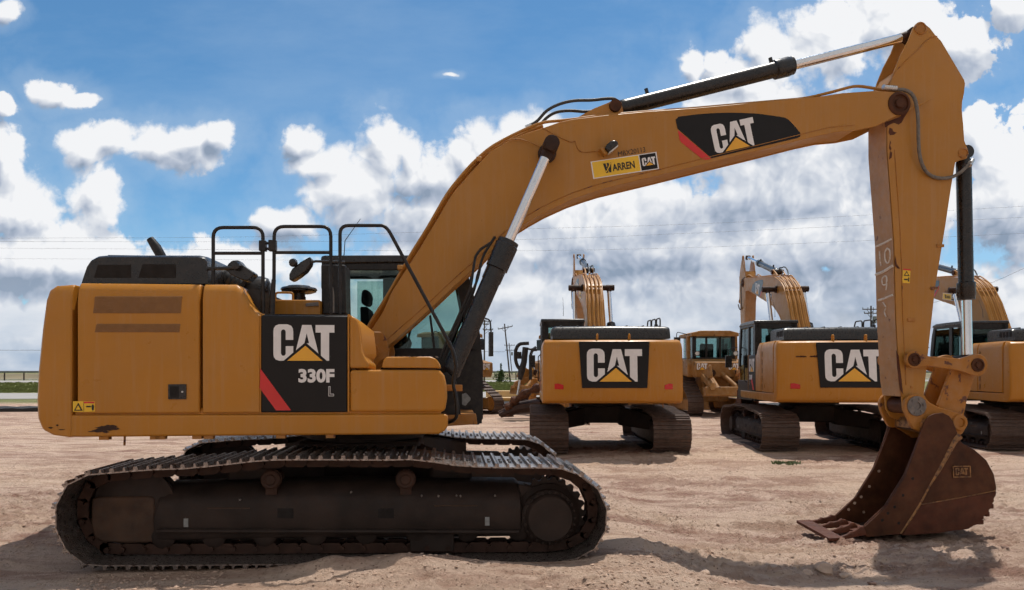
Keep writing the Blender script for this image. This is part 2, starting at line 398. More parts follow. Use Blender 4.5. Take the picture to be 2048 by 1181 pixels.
def build_body(root):
    cw = build_counterweight(root)
    if True:                                                  # scraped corner of the counterweight
        mb = MB(); rnd = random.Random(4)
    zsk, zsb = L(400, 829, YN)[1], L(300, 875, YN)[1]
    x1, x2, x3, x4 = LX(152, YN), LX(401, YN), LX(521, YN), LX(696, YN)
    xf = LX(893, YN); ztop = L(403, 568, YN)[1]
    # rear engine door, right side
    for s in (-1, 1):
        mb = MB().prism_x([(y, z) for y, z in panel_section(s, zsk+.012, ztop)], x1+.01, x2-.01)
        d = mb.build('engine_door', 'yellow_paint', root, bevel=.012)
        yo = s*HW
        if s < 0:
            for (a, b, c, dd) in ((188, 593, 364, 627), (191, 648, 361, 665)):
                q = PL([(a+3, b), (c, b), (c-2, dd), (a-2, dd)], YN)
                q = [(x, z) for x, z in q]
                fr_ = MB().prism(q, yo-.004, yo+.03).build('louver', 'louver', d, bevel=.003)
                (xa, za), (xb, zb) = q[0], q[2]
                g = MB(); nn = int((za-zb)/.0125)
                for k in range(1, nn): g.box(min(q[0][0], q[3][0])+.012, q[2][0]-.012, yo-.0065, yo-.003, zb+(za-zb)*k/nn-.0025, zb+(za-zb)*k/nn+.0025)
                g.build('grille', 'louver', d)
            q = PL([(337, 769), (373, 769), (373, 799), (337, 799)], YN)
            la = MB().prism(q, yo-.012, yo+.02).build('latch', 'black_plastic', d, bevel=.004)
            q = PL([(341, 773), (359, 773), (359, 796), (341, 796)], YN); MB().prism(q, yo-.013, yo-.010).build('latch_paddle', 'seam', d)
            x, z = L(366, 784, YN); MB().cyl((x, yo-.018, z), (x, yo-.01, z), .008, 12).build('key_lock', 'silver', d)
            q = PL([(146, 803), (190, 803), (190, 824), (146, 824)], YN)
            w = MB(); f = FR((q[3][0], yo, q[3][1]), (q[2][0]-q[3][0], 0, 0), (0, 0, q[0][1]-q[3][1]), (0, -1, 0))
            fpoly(w, f, [(0, 0), (1, 0), (1, 1), (0, 1)], .002, 0); fpoly(w, f, [(.5, .80), (.98, .80), (.98, .96), (.5, .96)], .0045, 1)
            fpoly(w, f, [(.05, .1), (.45, .1), (.25, .86)], .0045, 2); fpoly(w, f, [(.14, .2), (.36, .2), (.25, .62)], .007, 0)
            fpoly(w, f, [(.60, .42), (.80, .42), (.84, .5), (.80, .56), (.62, .56)], .0045, 2); fpoly(w, f, [(.87, .12), (.95, .12), (.97, .55), (.91, .72), (.85, .55)], .0045, 2)
            fpoly(w, f, [(.49, 0.02), (.505, .02), (.505, .98), (.49, .98)], .0045, 2)
            w.build('warning_label', ['plate_yellow', 'decal_red', 'stencil_black'], d, smooth=10)
        else:
            for k in range(5):
                zc = 2.17-k*.19; g = MB()
                g.box(x1+.95, x2-.12, yo-.02, yo+.004, zc-.065, zc+.065)
                for j in range(7): g.box(x1+.97, x2-.14, yo+.003, yo+.010, zc-.05+j*.0165, zc-.043+j*.0165)
                g.build('louver', 'louver', d)
    # scraped paint patch on the skirt under the door
    # middle panel with the stepped-down front corner
    cols = [(402, 568, .15), (470, 568, .15), (480, 575, .13), (490, 592, .11), (500, 611, .09), (511, 623, .05), (521, 628, .03)]
    for s in (-1, 1):
        rs = []
        for px, py, ch in cols:
            x = LX(px, YN)+(.012 if px == 402 else (-.006 if px == 521 else 0)); z = L(px, py, YN)[1]
            rs.append([(x, y, zz) for y, zz in panel_section(s, zsk+.012, z, ch)])
        MB().rings(rs).build('side_panel', 'yellow_paint', root, bevel=.01, smooth=45)
    # black logo door
    z628 = L(600, 629, YN)[1]
    for s in (-1, 1):
        mb = MB().prism_x(panel_section(s, zsk+.012, z628, .02, .85 if s < 0 else .3), x3+.004, x4-.006)
        d = mb.build('logo_door', 'decal_black', root, bevel=.012)
        f = lambda a, b, c: PF(a, b, c, YN, s > 0)
        logo('logo', f((547, 722), (669, 722), (547, 649)), d)
        t = MB(); fr = f((597, 766), (669, 766), (597, 738)); ftext(t, fr, '330F', 0, 1, 0, 1, .004, 0, .045)
        fr = f((657, 793), (668, 793), (657, 773)); fpoly(t, fr, [(0, 0), (1, 0), (1, .25), (.35, .25), (.35, 1), (0, 1)], .003, 0)
        fpoly(t, fr, [(.1, .06), (.92, .06), (.92, .19), (.25, .19), (.25, .94), (.1, .94)], .0055, 1)
        t.build('model_number', ['decal_white', 'decal_black'], d, smooth=10)
        t = MB(); fr = f((519, 822), (619, 822), (519, 722)); 
        fpoly(t, fr, [(.015, .85), (.015, .60), (.0, .46), (.33, 0.008), (.63, .008)], .003, 0)
        t.build('red_stripe', ['decal_red'], d, smooth=10)
        fp = MB(); a, b = (x3-.006, x3+.012)
        MB().box(x3-.003, x3+.004, min(s*HW, s*(HW-.2)), max(s*HW, s*(HW-.2)), zsk+.012, z628).build('hinge_edge', 'yellow_paint', d)
        e = MB().box(x4-.004, x4+.012, min(s*(HW+.004), s*(HW-.2)), max(s*(HW+.004), s*(HW-.2)), zsk+.012, z628+.004).build('door_edge', 'yellow_paint', d, bevel=.004)
    # plastic front cowl with its scooped corner (right side only)
    cowl = [(699, 632), (705, 633), (714, 640), (718, 655), (721, 680), (724, 705), (731, 718), (738, 726), (738, 737), (699, 737)]
    q = PL(cowl, YN); mb = MB().prism(q, -HW-.002, -HW+.06)
    q2 = PL([(699, 634), (714, 640), (722, 648), (734, 660), (735, 705), (737, 737), (699, 737)], YN+.35)
    mb.rings([[(x, -HW+.05, z) for x, z in q], [(x+.10*(1 if i in (3, 4, 5) else .3), -HW+.35, z-.02) for i, (x, z) in enumerate(q)]])
    mb.build('front_cowl', 'yellow_paint', root, bevel=.02, seg=3)
    # tool box at the front right with its lid and step plate
    tb = PL([(699, 740), (878, 740), (888, 752), (893, 775), (894, 800), (891, 818), (886, 825), (699, 825)], YN)
    tbx = MB().prism(tb, -HW, -HW+.75).build('tool_box', 'yellow_paint', root, bevel=.03, seg=4)
    lid = PL([(763, 736), (766, 722), (772, 714), (860, 713.5), (872, 718), (878, 727), (881, 737)], YN)
    MB().prism(lid, -HW+.01, -HW+.72).build('lid', 'yellow_paint', tbx, bevel=.015, seg=3)
    st = MB()
    for k in range(5):
        for j in range(9): st.cyl((lid[2][0]+.05+j*.05, -HW+.12+k*.12, lid[3][1]), (lid[2][0]+.05+j*.05, -HW+.12+k*.12, lid[3][1]+.006), .012, 8)
    st.build('step_tread', 'steel_grey', tbx)
    # deck frame: the painted skirt under all of it
    sk = PL([(139, 830.5), (893, 829), (896, 835), (896, 852), (890, 862), (877, 869), (137, 875)], YN)
    fr = MB()
    fr.prism(sk, -HW+.004, -HW+.10); fr.prism(sk, HW-.10, HW-.004)
    xs = sk[-1][0]+.01; xe = LX(880, YN)
    fr.box(xs, xe, -HW+.08, HW-.08, zsb+.03, zsk-.02); fr.box(LX(146, YN)-.01, xf-.05, -HW+.03, -HW+.22, zsk-.02, zsk+.05)
    df = fr.build('deck_frame', 'yellow_paint', root, bevel=.02, seg=3)
    sc1 = MB(); rnd = random.Random(3)
    f = PF((175, 868), (245, 868), (175, 848), YN-.0)
    fB = FR(f[0]+Vector((0, .006, 0)), f[1], f[2], f[3])
    for cx_, cy_, rx_, ry_, sd_ in ((.48, .52, .30, .26, 1), (.30, .30, .22, .16, 2), (.66, .72, .22, .20, 3), (.80, .50, .14, .12, 4), (.12, .22, .12, .05, 5), (.52, .18, .10, .12, 6)):
        r2 = random.Random(sd_); n_ = 26; fpoly(sc1, fB, [(cx_+rx_*(.62+.5*r2.random())*math.cos(2*math.pi*k/n_), cy_+ry_*(.62+.5*r2.random())*math.sin(2*math.pi*k/n_)) for k in range(n_)], .004+.0004*sd_)
    sc2 = MB(); g0 = PF((84, 862), (134, 862), (84, 842), YN)
    for cx_, cy_, rx_, ry_, sd_ in ((.35, .3, .10, .10, 11), (.62, .55, .06, .10, 12), (.80, .12, .16, .05, 13)):
        r2 = random.Random(sd_); n_ = 18; fpoly(sc2, g0, [(cx_+rx_*(.5+.6*r2.random())*math.cos(2*math.pi*k/n_), cy_+ry_*(.5+.6*r2.random())*math.sin(2*math.pi*k/n_)) for k in range(n_)], .004)
    sc2.build('rust_patch', 'rust_dark', cw, smooth=10)
    sc1.build('rust_patch', 'rust_dark', df, smooth=10)
    cl = MB()
    for px in (205, 307, 318, 392, 415, 560, 660):
        x = LX(px, YN); cl.box(x-.04, x+.04, -HW+.02, -HW+.08, zsb-.022, zsb+.04)
    x, z = L(250, 874, YN+.3); cl.tube([(x, -HW+.3, zsb+.02), (x-.005, -HW+.3, zsb-.10)], .010, 8)
    cl.build('drain_fitting', 'yellow_worn', df)
    # engine block fill, and the roof under the hood
    cm = MB().box(x1-.02, x3-.05, -HW+.2, HW-.2, zsk, ztop-.03); cm.build('engine_bay', 'black_metal', root)
    MB().box(x1, LX(470, YN), -HW+.14, HW-.14, ztop-.04, ztop-.004).build('engine_deck', 'yellow_paint', root, bevel=.008)
    # yellow battery/tank boxes between the deck and the cab
    xa = L(498, 600, 6.9)[0]; xb = L(640, 600, 6.9)[0]; zq = L(600, 600, 6.9)[1]
    tk = MB().box(xa, xb, 6.9-YC, .25, zsk, zq).build('tank_box', 'yellow_paint', root, bevel=.012)
    q = PL([(611, 607), (636, 604), (637, 612), (611, 613)], 6.88); MB().prism(q, 6.885-YC, 6.91-YC).build('latch', 'steel_grey', tk, bevel=.003)
    a = L3(551, 601, 6.95); b = L3(586, 586, 6.95)
    MB().tube(roundpath([a, (a.x, a.y, b.z), b, (b.x, b.y, a.z)], .03), .011, 8).build('handle', 'yellow_paint', tk)
    # right-side tread on top of the logo door
    MB().box(x3+.02, x4-.02, -HW+.06, -HW+.80, z628-.002, z628+.006).build('step_mat', 'black_metal', root)
    # air pre-cleaner (mushroom)
    c = L3(598, 600, 7.45); s_ = .00535
    MB().lathe((c.x, c.y, c.z-.02), (0, 0, 1), [(.0, 0), (.07, 0), (.07, .05), (.062, .055), (.064, .085), (.135, .09), (.178, .105), (.178, .118), (.19, .125), (.178, .145), (.12, .158), (.115, .166), (.04, .172), (0, .172)], 40).build('air_precleaner', 'black_plastic', root, smooth=30)
    # engine hood with side screens
    YH = 6.46
    hp = PL([(163, 567.5), (166, 556), (174, 530), (182, 517), (194, 510), (210, 508.5), (395, 508.5), (408, 511), (414, 519), (416, 540), (416, 567.5)], YH)
    hh = YC-YH; rs = []
    cx = sum(p[0] for p in hp)/len(hp)
    for y, ix, iz in ((-hh, .0, .035), (-hh+.02, .0, .018), (-hh+.05, 0, .006), (-hh+.1, 0, 0), (0, 0, -.015), (hh-.1, 0, 0), (hh-.05, 0, .006), (hh-.02, 0, .018), (hh, 0, .035)):
        z0 = hp[0][1]
        rs.append([(x, y, z0+(z-z0)*(1-iz/.33)) for x, z in hp])
    hood = MB().rings(rs).build('engine_hood', 'black_plastic', root, smooth=50)
    for (a, b, c_, d) in ((192, 530, 262, 556), (281, 529, 352, 556)):
        q = PL([(a+4, b), (c_, b), (c_, d), (a-4, d)], YH); MB().prism(q, -hh-.003, -hh+.03).build('screen', 'seam', hood, bevel=.002)
    rib = MB()
    for k in range(7):
        y = -1.05+k*.35; rib.box(hp[3][0]+.06, hp[7][0]-.15, y-.015, y+.015, hp[5][1]-.01, hp[5][1]+.022)
    rib.build('rib', 'black_plastic', hood, bevel=.006)
    for k in range(4):
        x = hp[0][0]+.10+k*.13; MB().box(x, x+.09, hh-.02, hh+.004, hp[0][1]+.08, hp[0][1]+.2).build('screen', 'seam', hood)
    # muffler / air cleaner canisters behind the handrails
    a = L3(470, 582, 7.15); b = L3(540, 582, 7.15)
    MB().lathe(a, (1, 0, 0), [(0, 0), (.12, 0), (.14, .02), (.15, .2), (.15, b.x-a.x-.08), (.13, b.x-a.x-.02), (.09, b.x-a.x), (0, b.x-a.x)], 28).build('air_cleaner', 'black_plastic', root)
    a = L3(412, 552, 7.0); b = L3(487, 574, 7.0); hs = MB(); pts = catmull([a, a.lerp(b, .35)+Vector((0, 0, .035)), a.lerp(b, .7)+Vector((0, 0, .02)), b], 8)
    hs.tube(pts, [.10+(.012 if i % 3 == 0 else 0) for i in range(len(pts))], 20).build('intake_hose', 'rubber_hose', root, smooth=60)
    # exhaust stack
    a = L3(322, 512, 6.9); b = L3(300, 478, 6.9)
    ex = MB().tube([a+Vector((.05, 0, -.15)), a, a.lerp(b, .5)+Vector((.006, 0, 0)), b], [.045, .045, .046, .034], 20); ex.build('exhaust_pipe', 'black_metal', root)
    # swing bearing and car body
    zt = zsb+.02
    sb = MB().lathe((0, 0, zt-.17), (0, 0, 1), [(0, 0), (.62, 0), (.62, .03), (.70, .04), (.70, .12), (.66, .125), (.66, .19), (0, .19)], 48).build('swing_bearing', 'undercarriage', root)
    cb = MB().box(-.62, .62, -.55, .55, .55, zt-.16)
    for sx in (-1, 1):
        for sy in (-1, 1):
            cb.rings([[(sx*.25, sy*.4, .50), (sx*.62, sy*.4, .50), (sx*.62, sy*.4, .92), (sx*.25, sy*.4, .92)],
                      [(sx*.75, sy*1.12, .42), (sx*1.15, sy*1.12, .42), (sx*1.15, sy*1.12, .78), (sx*.75, sy*1.12, .78)]])
    cb.build('car_body', 'undercarriage', root, bevel=.03)

def rail_tube(mb, pts, Y, r=.0165, rc=.09, n=10):
    mb.tube(roundpath([L3(a, b, Y) for a, b in pts], rc), r, n); return mb
def build_rails(root):
    Y = 6.45
    m = MB(); rail_tube(m, [(426.5, 574), (426.5, 455.5), (526, 455.5), (526, 622)], Y); rail_tube(m, [(427, 507), (526, 507)], Y, .0155)
    m.tube([L3(526, 585, Y), L3(526, 628, Y)], .021, 10)
    r1 = m.build('handrail', 'black_metal', root)
    c = MB(); a = L3(519, 482, Y); b = L3(533, 503, Y); c.box(a.x, b.x, a.y-.03, a.y+.03, b.z, a.z); c.build('clamp', 'black_metal', r1, bevel=.005)
    m = MB(); rail_tube(m, [(546, 628), (548, 560), (548.5, 453.5), (661.5, 453.5), (662, 628)], Y); rail_tube(m, [(548, 505.5), (661, 505.5)], Y, .0155)
    m.tube([L3(543.5, 628, Y), L3(545.5, 585, Y), L3(547.5, 560, Y)], [.028, .024, .02], 10)
    r2 = m.build('handrail', 'black_metal', root)
    c = MB(); a = L3(538, 481, Y); b = L3(553, 503, Y); c.box(a.x, b.x, a.y-.03, a.y+.03, b.z, a.z)
    for py in (487, 498): c.cyl(L3(531, py, Y), L3(540, py, Y), .013, 10)
    c.build('clamp', 'black_metal', r2, bevel=.004)
    m = MB(); rail_tube(m, [(680, 628), (680, 451.5), (768, 451.5), (778, 462), (907, 702), (913, 735)], Y, rc=.08)
    m.tube(roundpath([L3(913, 735, Y), L3(905, 765, Y), L3(913, 800, Y), L3(914, 838, Y), L3(896, 846, Y+.1)], .06), .0165, 10)
    r3 = m.build('handrail', 'black_metal', root)
    # black uprights/valve guards under the rails (beside the cab)
    q = PL([(645, 628), (645, 590), (642, 575), (642, 530), (690, 530), (692, 628)], 7.0)
    MB().prism(q, 7.0-YC, 7.35-YC).build('hose_guard', 'black_metal', root, bevel=.01)
    MB().tube([L3(665, 626, 6.8), L3(666, 590, 6.8), L3(665, 575, 6.8)], [.018, .012, .005], 8).build('whip_base', 'grey_hose', root)
    # step bracket in front of the tool box
    st = MB(); q = PL([(891, 770), (925, 770), (925, 783), (891, 783)], 6.6); st.prism(q, 6.6-YC, 6.68-YC)
    q = PL([(886, 832), (952, 828), (955, 849), (893, 853)], 7.0); st.prism(q, 7.0-YC, 7.1-YC); st.box(q[0][0], q[1][0], 7.1-YC, 1.40, q[2][1], q[1][1]-.02)
    st.build('front_bracket', 'yellow_worn', root, bevel=.008)
    # mirrors
    m = MB(); m.tube([L3(413, 538, Y), L3(474, 536, Y)], .018, 8)
    for px in (415, 427): m.cyl(L3(px, 541, Y)-Vector((0, .03, 0)), L3(px, 541, Y), .01, 8)
    q = L3(474, 533, Y); m.lathe(q-Vector((0, .06, 0)), (0, 1, 0), [(0, 0), (.035, .01), (.042, .05), (.02, .09), (0, .1)], 16)
    mr = m.build('mirror', 'black_plastic', root, bevel=0)
    hd = [(455, 528), (463, 521), (476, 520), (484, 530), (507, 545), (508, 549), (498, 559), (491, 562), (478, 558), (462, 550), (450, 540)]
    MB().prism(PL(hd, Y), Y-YC+.01, Y-YC+.15).build('mirror_head', 'black_plastic', mr, bevel=.02, seg=3)
    m = MB(); m.tube([L3(690, 525, Y), L3(632, 523, Y), L3(622, 525, Y)], .012, 8)
    q = L3(588, 527, Y); m.lathe(q-Vector((0, .08, 0)), (0, 1, 0), [(0, 0), (.03, .01), (.04, .05), (.03, .1), (0, .11)], 16)
    mr = m.build('mirror', 'black_plastic', root)
    hd = [(621, 514), (623, 520), (621, 530), (612, 543), (598, 554), (585, 562), (579, 561), (579, 549), (585, 538), (603, 524)]
    MB().prism(PL(hd, Y), Y-YC-.02, Y-YC+.12).build('mirror_head', 'black_plastic', mr, bevel=.018, seg=3)

def build_cab(root):
    Yc = 8.12; y0 = Yc-YC; y1 = y0+1.0; t = .05
    g = lambda pts: PL(pts, Yc)
    mb = MB()
    parts = [
        [(643, 850), (643, 520), (692, 520), (692, 850)],
        [(692, 520), (898, 520), (908, 540), (692, 541)],
        [(898, 520), (925, 527), (944, 570), (957, 640), (963, 700), (938, 705), (926, 632), (908, 540)],
        [(692, 697), (937, 697), (963, 700), (966, 725), (966, 838), (958, 850), (692, 850)]]
    for k, s in enumerate((0, 1)):
        ya, yb = (y0, y0+t) if s == 0 else (y1-t, y1)
        for p in (parts if s == 0 else [[(643, 850), (643, 520), (676, 520), (676, 850)], [(676, 520), (898, 520), (908, 536), (676, 536)], parts[2]]): mb.prism(g(p), ya, yb)
        if s == 1:
            mb.prism(g([(750, 536), (776, 536), (776, 820), (750, 820)]), ya, yb)
            mb.prism(g([(692, 765), (966, 765), (966, 838), (958, 850), (692, 850)]), ya, yb); mb.prism(g([(676, 690), (750, 690), (750, 765), (676, 765)]), ya, yb)
    top = g([(643, 520), (925, 527)]); xr, xfr = top[0][0], top[1][0]; zr = top[0][1]
    zb = g([(700, 850)])[0][1]
    # rear wall: posts, header, sill; floor
    mb.box(xr, xr+t, y0+t, y0+.16, zb, zr); mb.box(xr, xr+t, y1-.16, y1-t, zb, zr); mb.box(xr, xr+t, y0+t, y1-t, zr-.16, zr); mb.box(xr, xr+t, y0+t, y1-t, zb, zb+.75)
    fx = g([(966, 838)])[0][0]
    mb.box(xr, fx-.02, y0+t, y1-t, zb, zb+.1)
    mb.box(fx-.10, fx-.01, y0+t, y1-t, zb, zb+.28)
    wn = g([(944, 570), (957, 640), (963, 700), (966, 745)])
    cab = mb.build('cab', 'black_metal', root, bevel=.008)
    rf = g([(641, 525), (643, 513), (650, 511.5), (800, 511), (890, 512), (925, 518), (930, 528), (898, 526), (660, 528)])
    MB().prism(rf, y0-.02, y1+.02).build('cab_roof', 'black_plastic', root, bevel=.018, seg=3)
    gp = MB()
    for ya in (y0+.02, y1-.03):
        gp.prism(g([(692, 541), (908, 540), (926, 632), (938, 705), (938, 697), (692, 697)]), ya, ya+.006)
    gp.build('side_window', 'cab_glass', cab)
    q = g([(925, 529), (944, 570), (957, 640), (963, 700), (966, 790), (963, 790), (960, 700), (954, 640), (941, 570), (922, 529)])
    MB().prism(q, y0+t, y1-t).build('windscreen', 'cab_glass', cab)
    MB().box(xr+.02, xr+.026, y0+.16, y1-.16, zb+.75, zr-.16).build('rear_window', 'cab_glass', cab)
    # mullion, diamond sticker
    m = MB().prism(g([(858, 632), (862, 630), (871, 696), (866, 697)]), y0+.01, y0+.04); m.build('window_bar', 'black_metal', cab)
    m = MB(); f = PF((922, 812), (942, 812), (922, 786), Yc)
    fpoly(m, f, [(.1, .1), (.45, 0), (.95, .45), (.95, .6), (.5, 1), (.1, .9)], .003); m.build('diamond_sticker', 'sticker_grey', cab, smooth=10)
    # seat
    ym = (y0+y1)/2
    s = MB(); hr = PL([(724, 583), (730, 579), (739, 583), (742, 592), (741, 606), (737, 612), (726, 610), (722, 604)], Yc+.4)
    s.prism(hr, ym-.13, ym+.13)
    bk = PL([(723, 616), (738, 616), (744, 632), (742, 690), (728, 690), (724, 650)], Yc+.4); s.prism(bk, ym-.25, ym+.25)
    cu = PL([(725, 688), (800, 684), (804, 700), (725, 704)], Yc+.4); s.prism(cu, ym-.26, ym+.26)
    s.box(cu[0][0]+.1, cu[1][0]-.1, ym-.15, ym+.15, zb+.1, cu[3][1]+.02)
    s.build('seat', 'seat_cloth', cab, bevel=.03, seg=3)
    c = MB()
    for yy in (ym-.36, ym+.30): c.prism(PL([(760, 680), (815, 672), (820, 684), (815, 700), (760, 704)], Yc+.4), yy, yy+.08)
    for yy in (ym-.32, ym+.34): 
        a = L3(812, 675, Yc+.4); c.tube([(a.x, yy, a.z-.02), (a.x+.03, yy, a.z+.14)], [.012, .022], 8)
    a = L3(905, 745, Yc+.4); c.tube([(a.x, ym+.3, a.z-.3), (a.x-.02, ym+.3, a.z+.25)], .03, 8); c.box(a.x-.06, a.x, ym+.2, ym+.42, a.z+.2, a.z+.42)
    c.build('console', 'cab_inside', cab, bevel=.01)
    a = L3(690, 482, 8.6); b = L3(721, 438, 8.6)
    MB().tube([L3(688, 512, 8.6), a, b], [.006, .005, .003], 6).build('antenna', 'black_metal', root)
    # front uprights of the cab guard and left-hand mirror bracket
    m = MB(); x0, z0 = L(962, 700, Yc)
    m.tube(roundpath([(x0-.05, y1+.03, z0+.5), (x0+.18, y1+.22, z0+.45), (x0+.2, y1+.22, z0+.2)], .05), .012, 8); m.box(x0+.16, x0+.22, y1+.13, y1+.3, z0-.05, z0+.28)
    m.build('cab_mirror', 'black_plastic', root, bevel=.01)
    m = MB(); m.tube(roundpath([(x0-1.05, y1+.01, zb+.45), (x0-1.05, y1+.07, zb+.5), (x0-1.05, y1+.07, zb+1.1), (x0-1.05, y1+.01, zb+1.15)], .03), .012, 8).build('grab_handle', 'black_metal', cab)

def pin(mb, px, py, Y, r, h, out=-1, mi=0, n=28):
    c = L3(px, py, Y); mb.mat(mi); mb.lathe(c, (0, out, 0), [(0, -.02), (r, -.02), (r, h*.8), (r*.92, h), (r*.62, h), (r*.58, h*.7), (r*.28, h*.7), (r*.24, h*.95), (0, h*.95)], n); return mb

BN, BF = 7.47, 7.93
def build_boom(root):
    # foot brackets
    br = PL([(700, 650), (711, 664), (760, 664), (767, 668), (773, 680), (778, 700), (776, 716), (762, 722), (745, 738), (735, 780), (700, 780)], 7.30)
    for s in (-1, 1):
        ya = s*(YC-7.30); b = MB().prism(br, min(ya, ya-s*.06), max(ya, ya-s*.06)).build('boom_bracket', 'yellow_worn', root, bevel=.008)
        m = MB(); x, z = L(742, 702.5, 7.30); m.lathe((x, ya, z), (0, s, 0), [(0, -.02), (.085, -.02), (.085, .02), (.078, .028), (.03, .028), (.026, .012), (0, .012)], 28); m.build('foot_pin', 'yellow_worn', b)
    up = [(722, 700), (729, 682), (743, 660), (766, 624), (784, 584), (838, 500), (880, 430), (900, 396), (910, 382), (943, 344), (980, 304.5), (1023, 279), (1055, 266), (1090, 255), (1118, 245), (1144, 239), (1210, 231), (1304, 222.5), (1389, 216.5), (1500, 206.5), (1636, 194), (1685, 186.5), (1750, 182), (1782, 184)]
    lo = [(1815, 225), (1800, 235), (1787, 241), (1741, 262), (1705, 280), (1669, 287.5), (1628, 291), (1588, 299.6), (1500, 322), (1400, 346.5), (1300, 371.7), (1249, 384), (1195, 397), (1168, 405.4), (1132, 418), (1088, 438), (1058.6, 454.5), (1037, 467.7), (1000, 497), (960, 536), (906.8, 583.8), (867.7, 621), (815.5, 667.6), (776, 702), (765, 715), (748, 722), (731, 718)]
    tip = L(1798, 208, BN)
    P = PL(up, BN); tp = PL([(1806, 186), (1815, 192), (1822, 203), (1821, 216)], BN); Q = PL(lo, BF)
    out = P+tp+Q
    mb = MB()
    y0, y1 = BN-YC, BF-YC
    mb.prism(out, y0, y0+.022); mb.prism(out, y1-.022, y1)
    cut = LX(1738, BN)
    core = [p for p in inset(out, .012) if p[0] < cut+.02]
    mb.prism(core, y0+.02, y1-.02)
    boom = mb.build('boom', 'yellow_boom', root, smooth=30, bevel=.004, seg=1)
    # tip pin, hump pin, cylinder foot bracket
    m = MB()
    for s in (-1, 1):
        Yp = BN if s < 0 else BF; x, z = L(1798, 208, BN)
        m.mat(0).lathe((x, s*.23, z), (0, s, 0), [(0, 0), (.135, 0), (.135, .012), (.105, .03), (.10, .03), (.095, .01), (.06, .01), (.05, .03), (0, .03)], 32)
    m.build('tip_pin', 'rust', boom)
    m = MB(); x, z = L(1093.5, 309, BN)
    for s in (-1, 1):
        m.lathe((x, s*.22, z), (0, s, 0), [(0, 0), (.10, 0), (.10, .06), (.075, .07), (.075, .30), (.082, .31), (.082, .40), (.06, .41), (0, .41)], 28)
    m.build('cylinder_pin', 'rust_dark', boom)
    q = PL([(1150, 238), (1188, 217), (1218, 205), (1230, 199), (1243, 205), (1247, 226)], BN+.1)
    m = MB().prism(q, -.13, -.10).prism(q, .10, .13).build('cylinder_foot', 'yellow_boom', boom, bevel=.004)
    x, z = L(1230, 213, BN+.1); MB().cyl((x, -.17, z), (x, .17, z), .068, 24).build('foot_pin', 'rust', boom)
    # pipes along the top
    pp = [(727, 668), (744, 638), (774, 591), (823, 504), (852, 459), (877, 415), (896, 382), (938, 331), (979, 293), (1023, 269), (1062, 251), (1089, 241)]
    pl = [L3(a, b, 7.50) for a, b in pp]
    for k, y in enumerate((-.15, -.05, .06, .16)):
        pts = [Vector((p.x, y, p.z-(.0 if k in (0, 3) else .01))) for p in pl]
        if k in (0, 3):
            ext = [L3(a, b, 7.5) for a, b in ((1130, 238), (1200, 229), (1304, 220), (1389, 214), (1500, 204), (1615, 194))]
            pts += [Vector((p.x, y, p.z)) for p in ext]
            ext2 = [(1665, 182), (1716, 168), (1745, 172), (1786, 180)]
            pts += [Vector((L3(a, b, 7.5).x, y, L3(a, b, 7.5).z)) for a, b in ext2]
        MB().tube(roundpath(pts, .12, 3), .021 if k in (1, 2) else .017, 12).build('hydraulic_pipe', 'yellow_boom', boom, smooth=60)
    cl = MB()
    for a, b in ((800, 531), (958, 314)):
        p = L3(a, b, 7.5); cl.box(p.x-.03, p.x+.03, -.2, .2, p.z-.045, p.z+.004)
    cl.build('pipe_clamp', 'yellow_boom', boom, bevel=.006)
    # rubber hoses feeding the stick cylinder
    for k, pts in enumerate(([(1058, 250), (1075, 240), (1095, 219), (1120, 206), (1150, 199), (1185, 198), (1215, 195), (1231, 196), (1238, 205)], [(1082, 243), (1098, 225), (1118, 214), (1145, 211), (1175, 213), (1200, 211), (1216, 207)])):
        y = -.06+.12*k
        P_ = [L3(a, b, 7.6) for a, b in pts]; MB().tube(catmull([(p.x, y, p.z) for p in P_], 5), .0175, 12).build('hose', 'rubber_hose', boom, smooth=60)
        p = P_[0]; MB().cyl((p.x-.03, y, p.z-.02), (p.x+.03, y, p.z+.01), .027, 10).build('hose_fitting', 'silver', boom)
    # decals on both sides
    dec = [(1357, 234), (1398, 229), (1427, 227), (1456, 226), (1485, 226.5), (1515, 228), (1545, 232), (1569.5, 236), (1577, 240), (1590, 254), (1600, 266), (1601, 270), (1600, 274), (1593, 277), (1423, 317), (1354.7, 257.6), (1351, 240)]
    red = [(1355.7, 261), (1422, 317.6), (1418, 319.5), (1406, 320), (1362, 285), (1359, 280)]
    for s in (-1, 1):
        off = -(YC-BN)-.002 if s < 0 else (YC-BN)+.002
        def pl3(pts, o): return [(x, off-s*0+s*o, z) for x, z in PL(pts, BN)]
        dc = 'decal_black' if s < 0 else 'decal_blue_grey'
        m = MB(); a = pl3(dec, .0); b = pl3(dec, .002); m.mat(0).rings([a, b]); a = pl3(red, .0); b = pl3(red, .0025); m.mat(1).rings([a, b])
        m.build('boom_decal', [dc, 'decal_red'], boom, smooth=10)
        logo('logo', PF((1431, 308.5), (1516, 289.5), (1419.5, 252.5), BN-.003, s > 0), boom, .003)
        fr = PF((1186.5, 358.5), (1318, 338.5), (1181, 324), BN, s > 0)
        m = MB(); fpoly(m, fr, [(0, 0), (1, 0), (1, 1), (0, 1)], .003, 0); fpoly(m, fr, [(.018, .05), (.72, .05), (.72, .95), (.018, .95)], .005, 1)
        fpoly(m, fr, [(.735, .05), (.982, .05), (.982, .95), (.735, .95)], .005, 2)
        W_ = [(0, 1), (.32, 1), (.42, .45), (.48, .75), (.44, 1), (.70, 1), (.78, .45), (.86, 1), (1.0, 1), (.86, 0), (.62, 0), (.55, .32), (.48, 0), (.24, 0)]
        fpoly(m, fr, [(.175+.125*x, .22+.56*y) for x, y in W_], .007, 3)
        fpoly(m, fr, [(.20, .28), (.215, .28), (.30, .74), (.29, .78)], .009, 1)
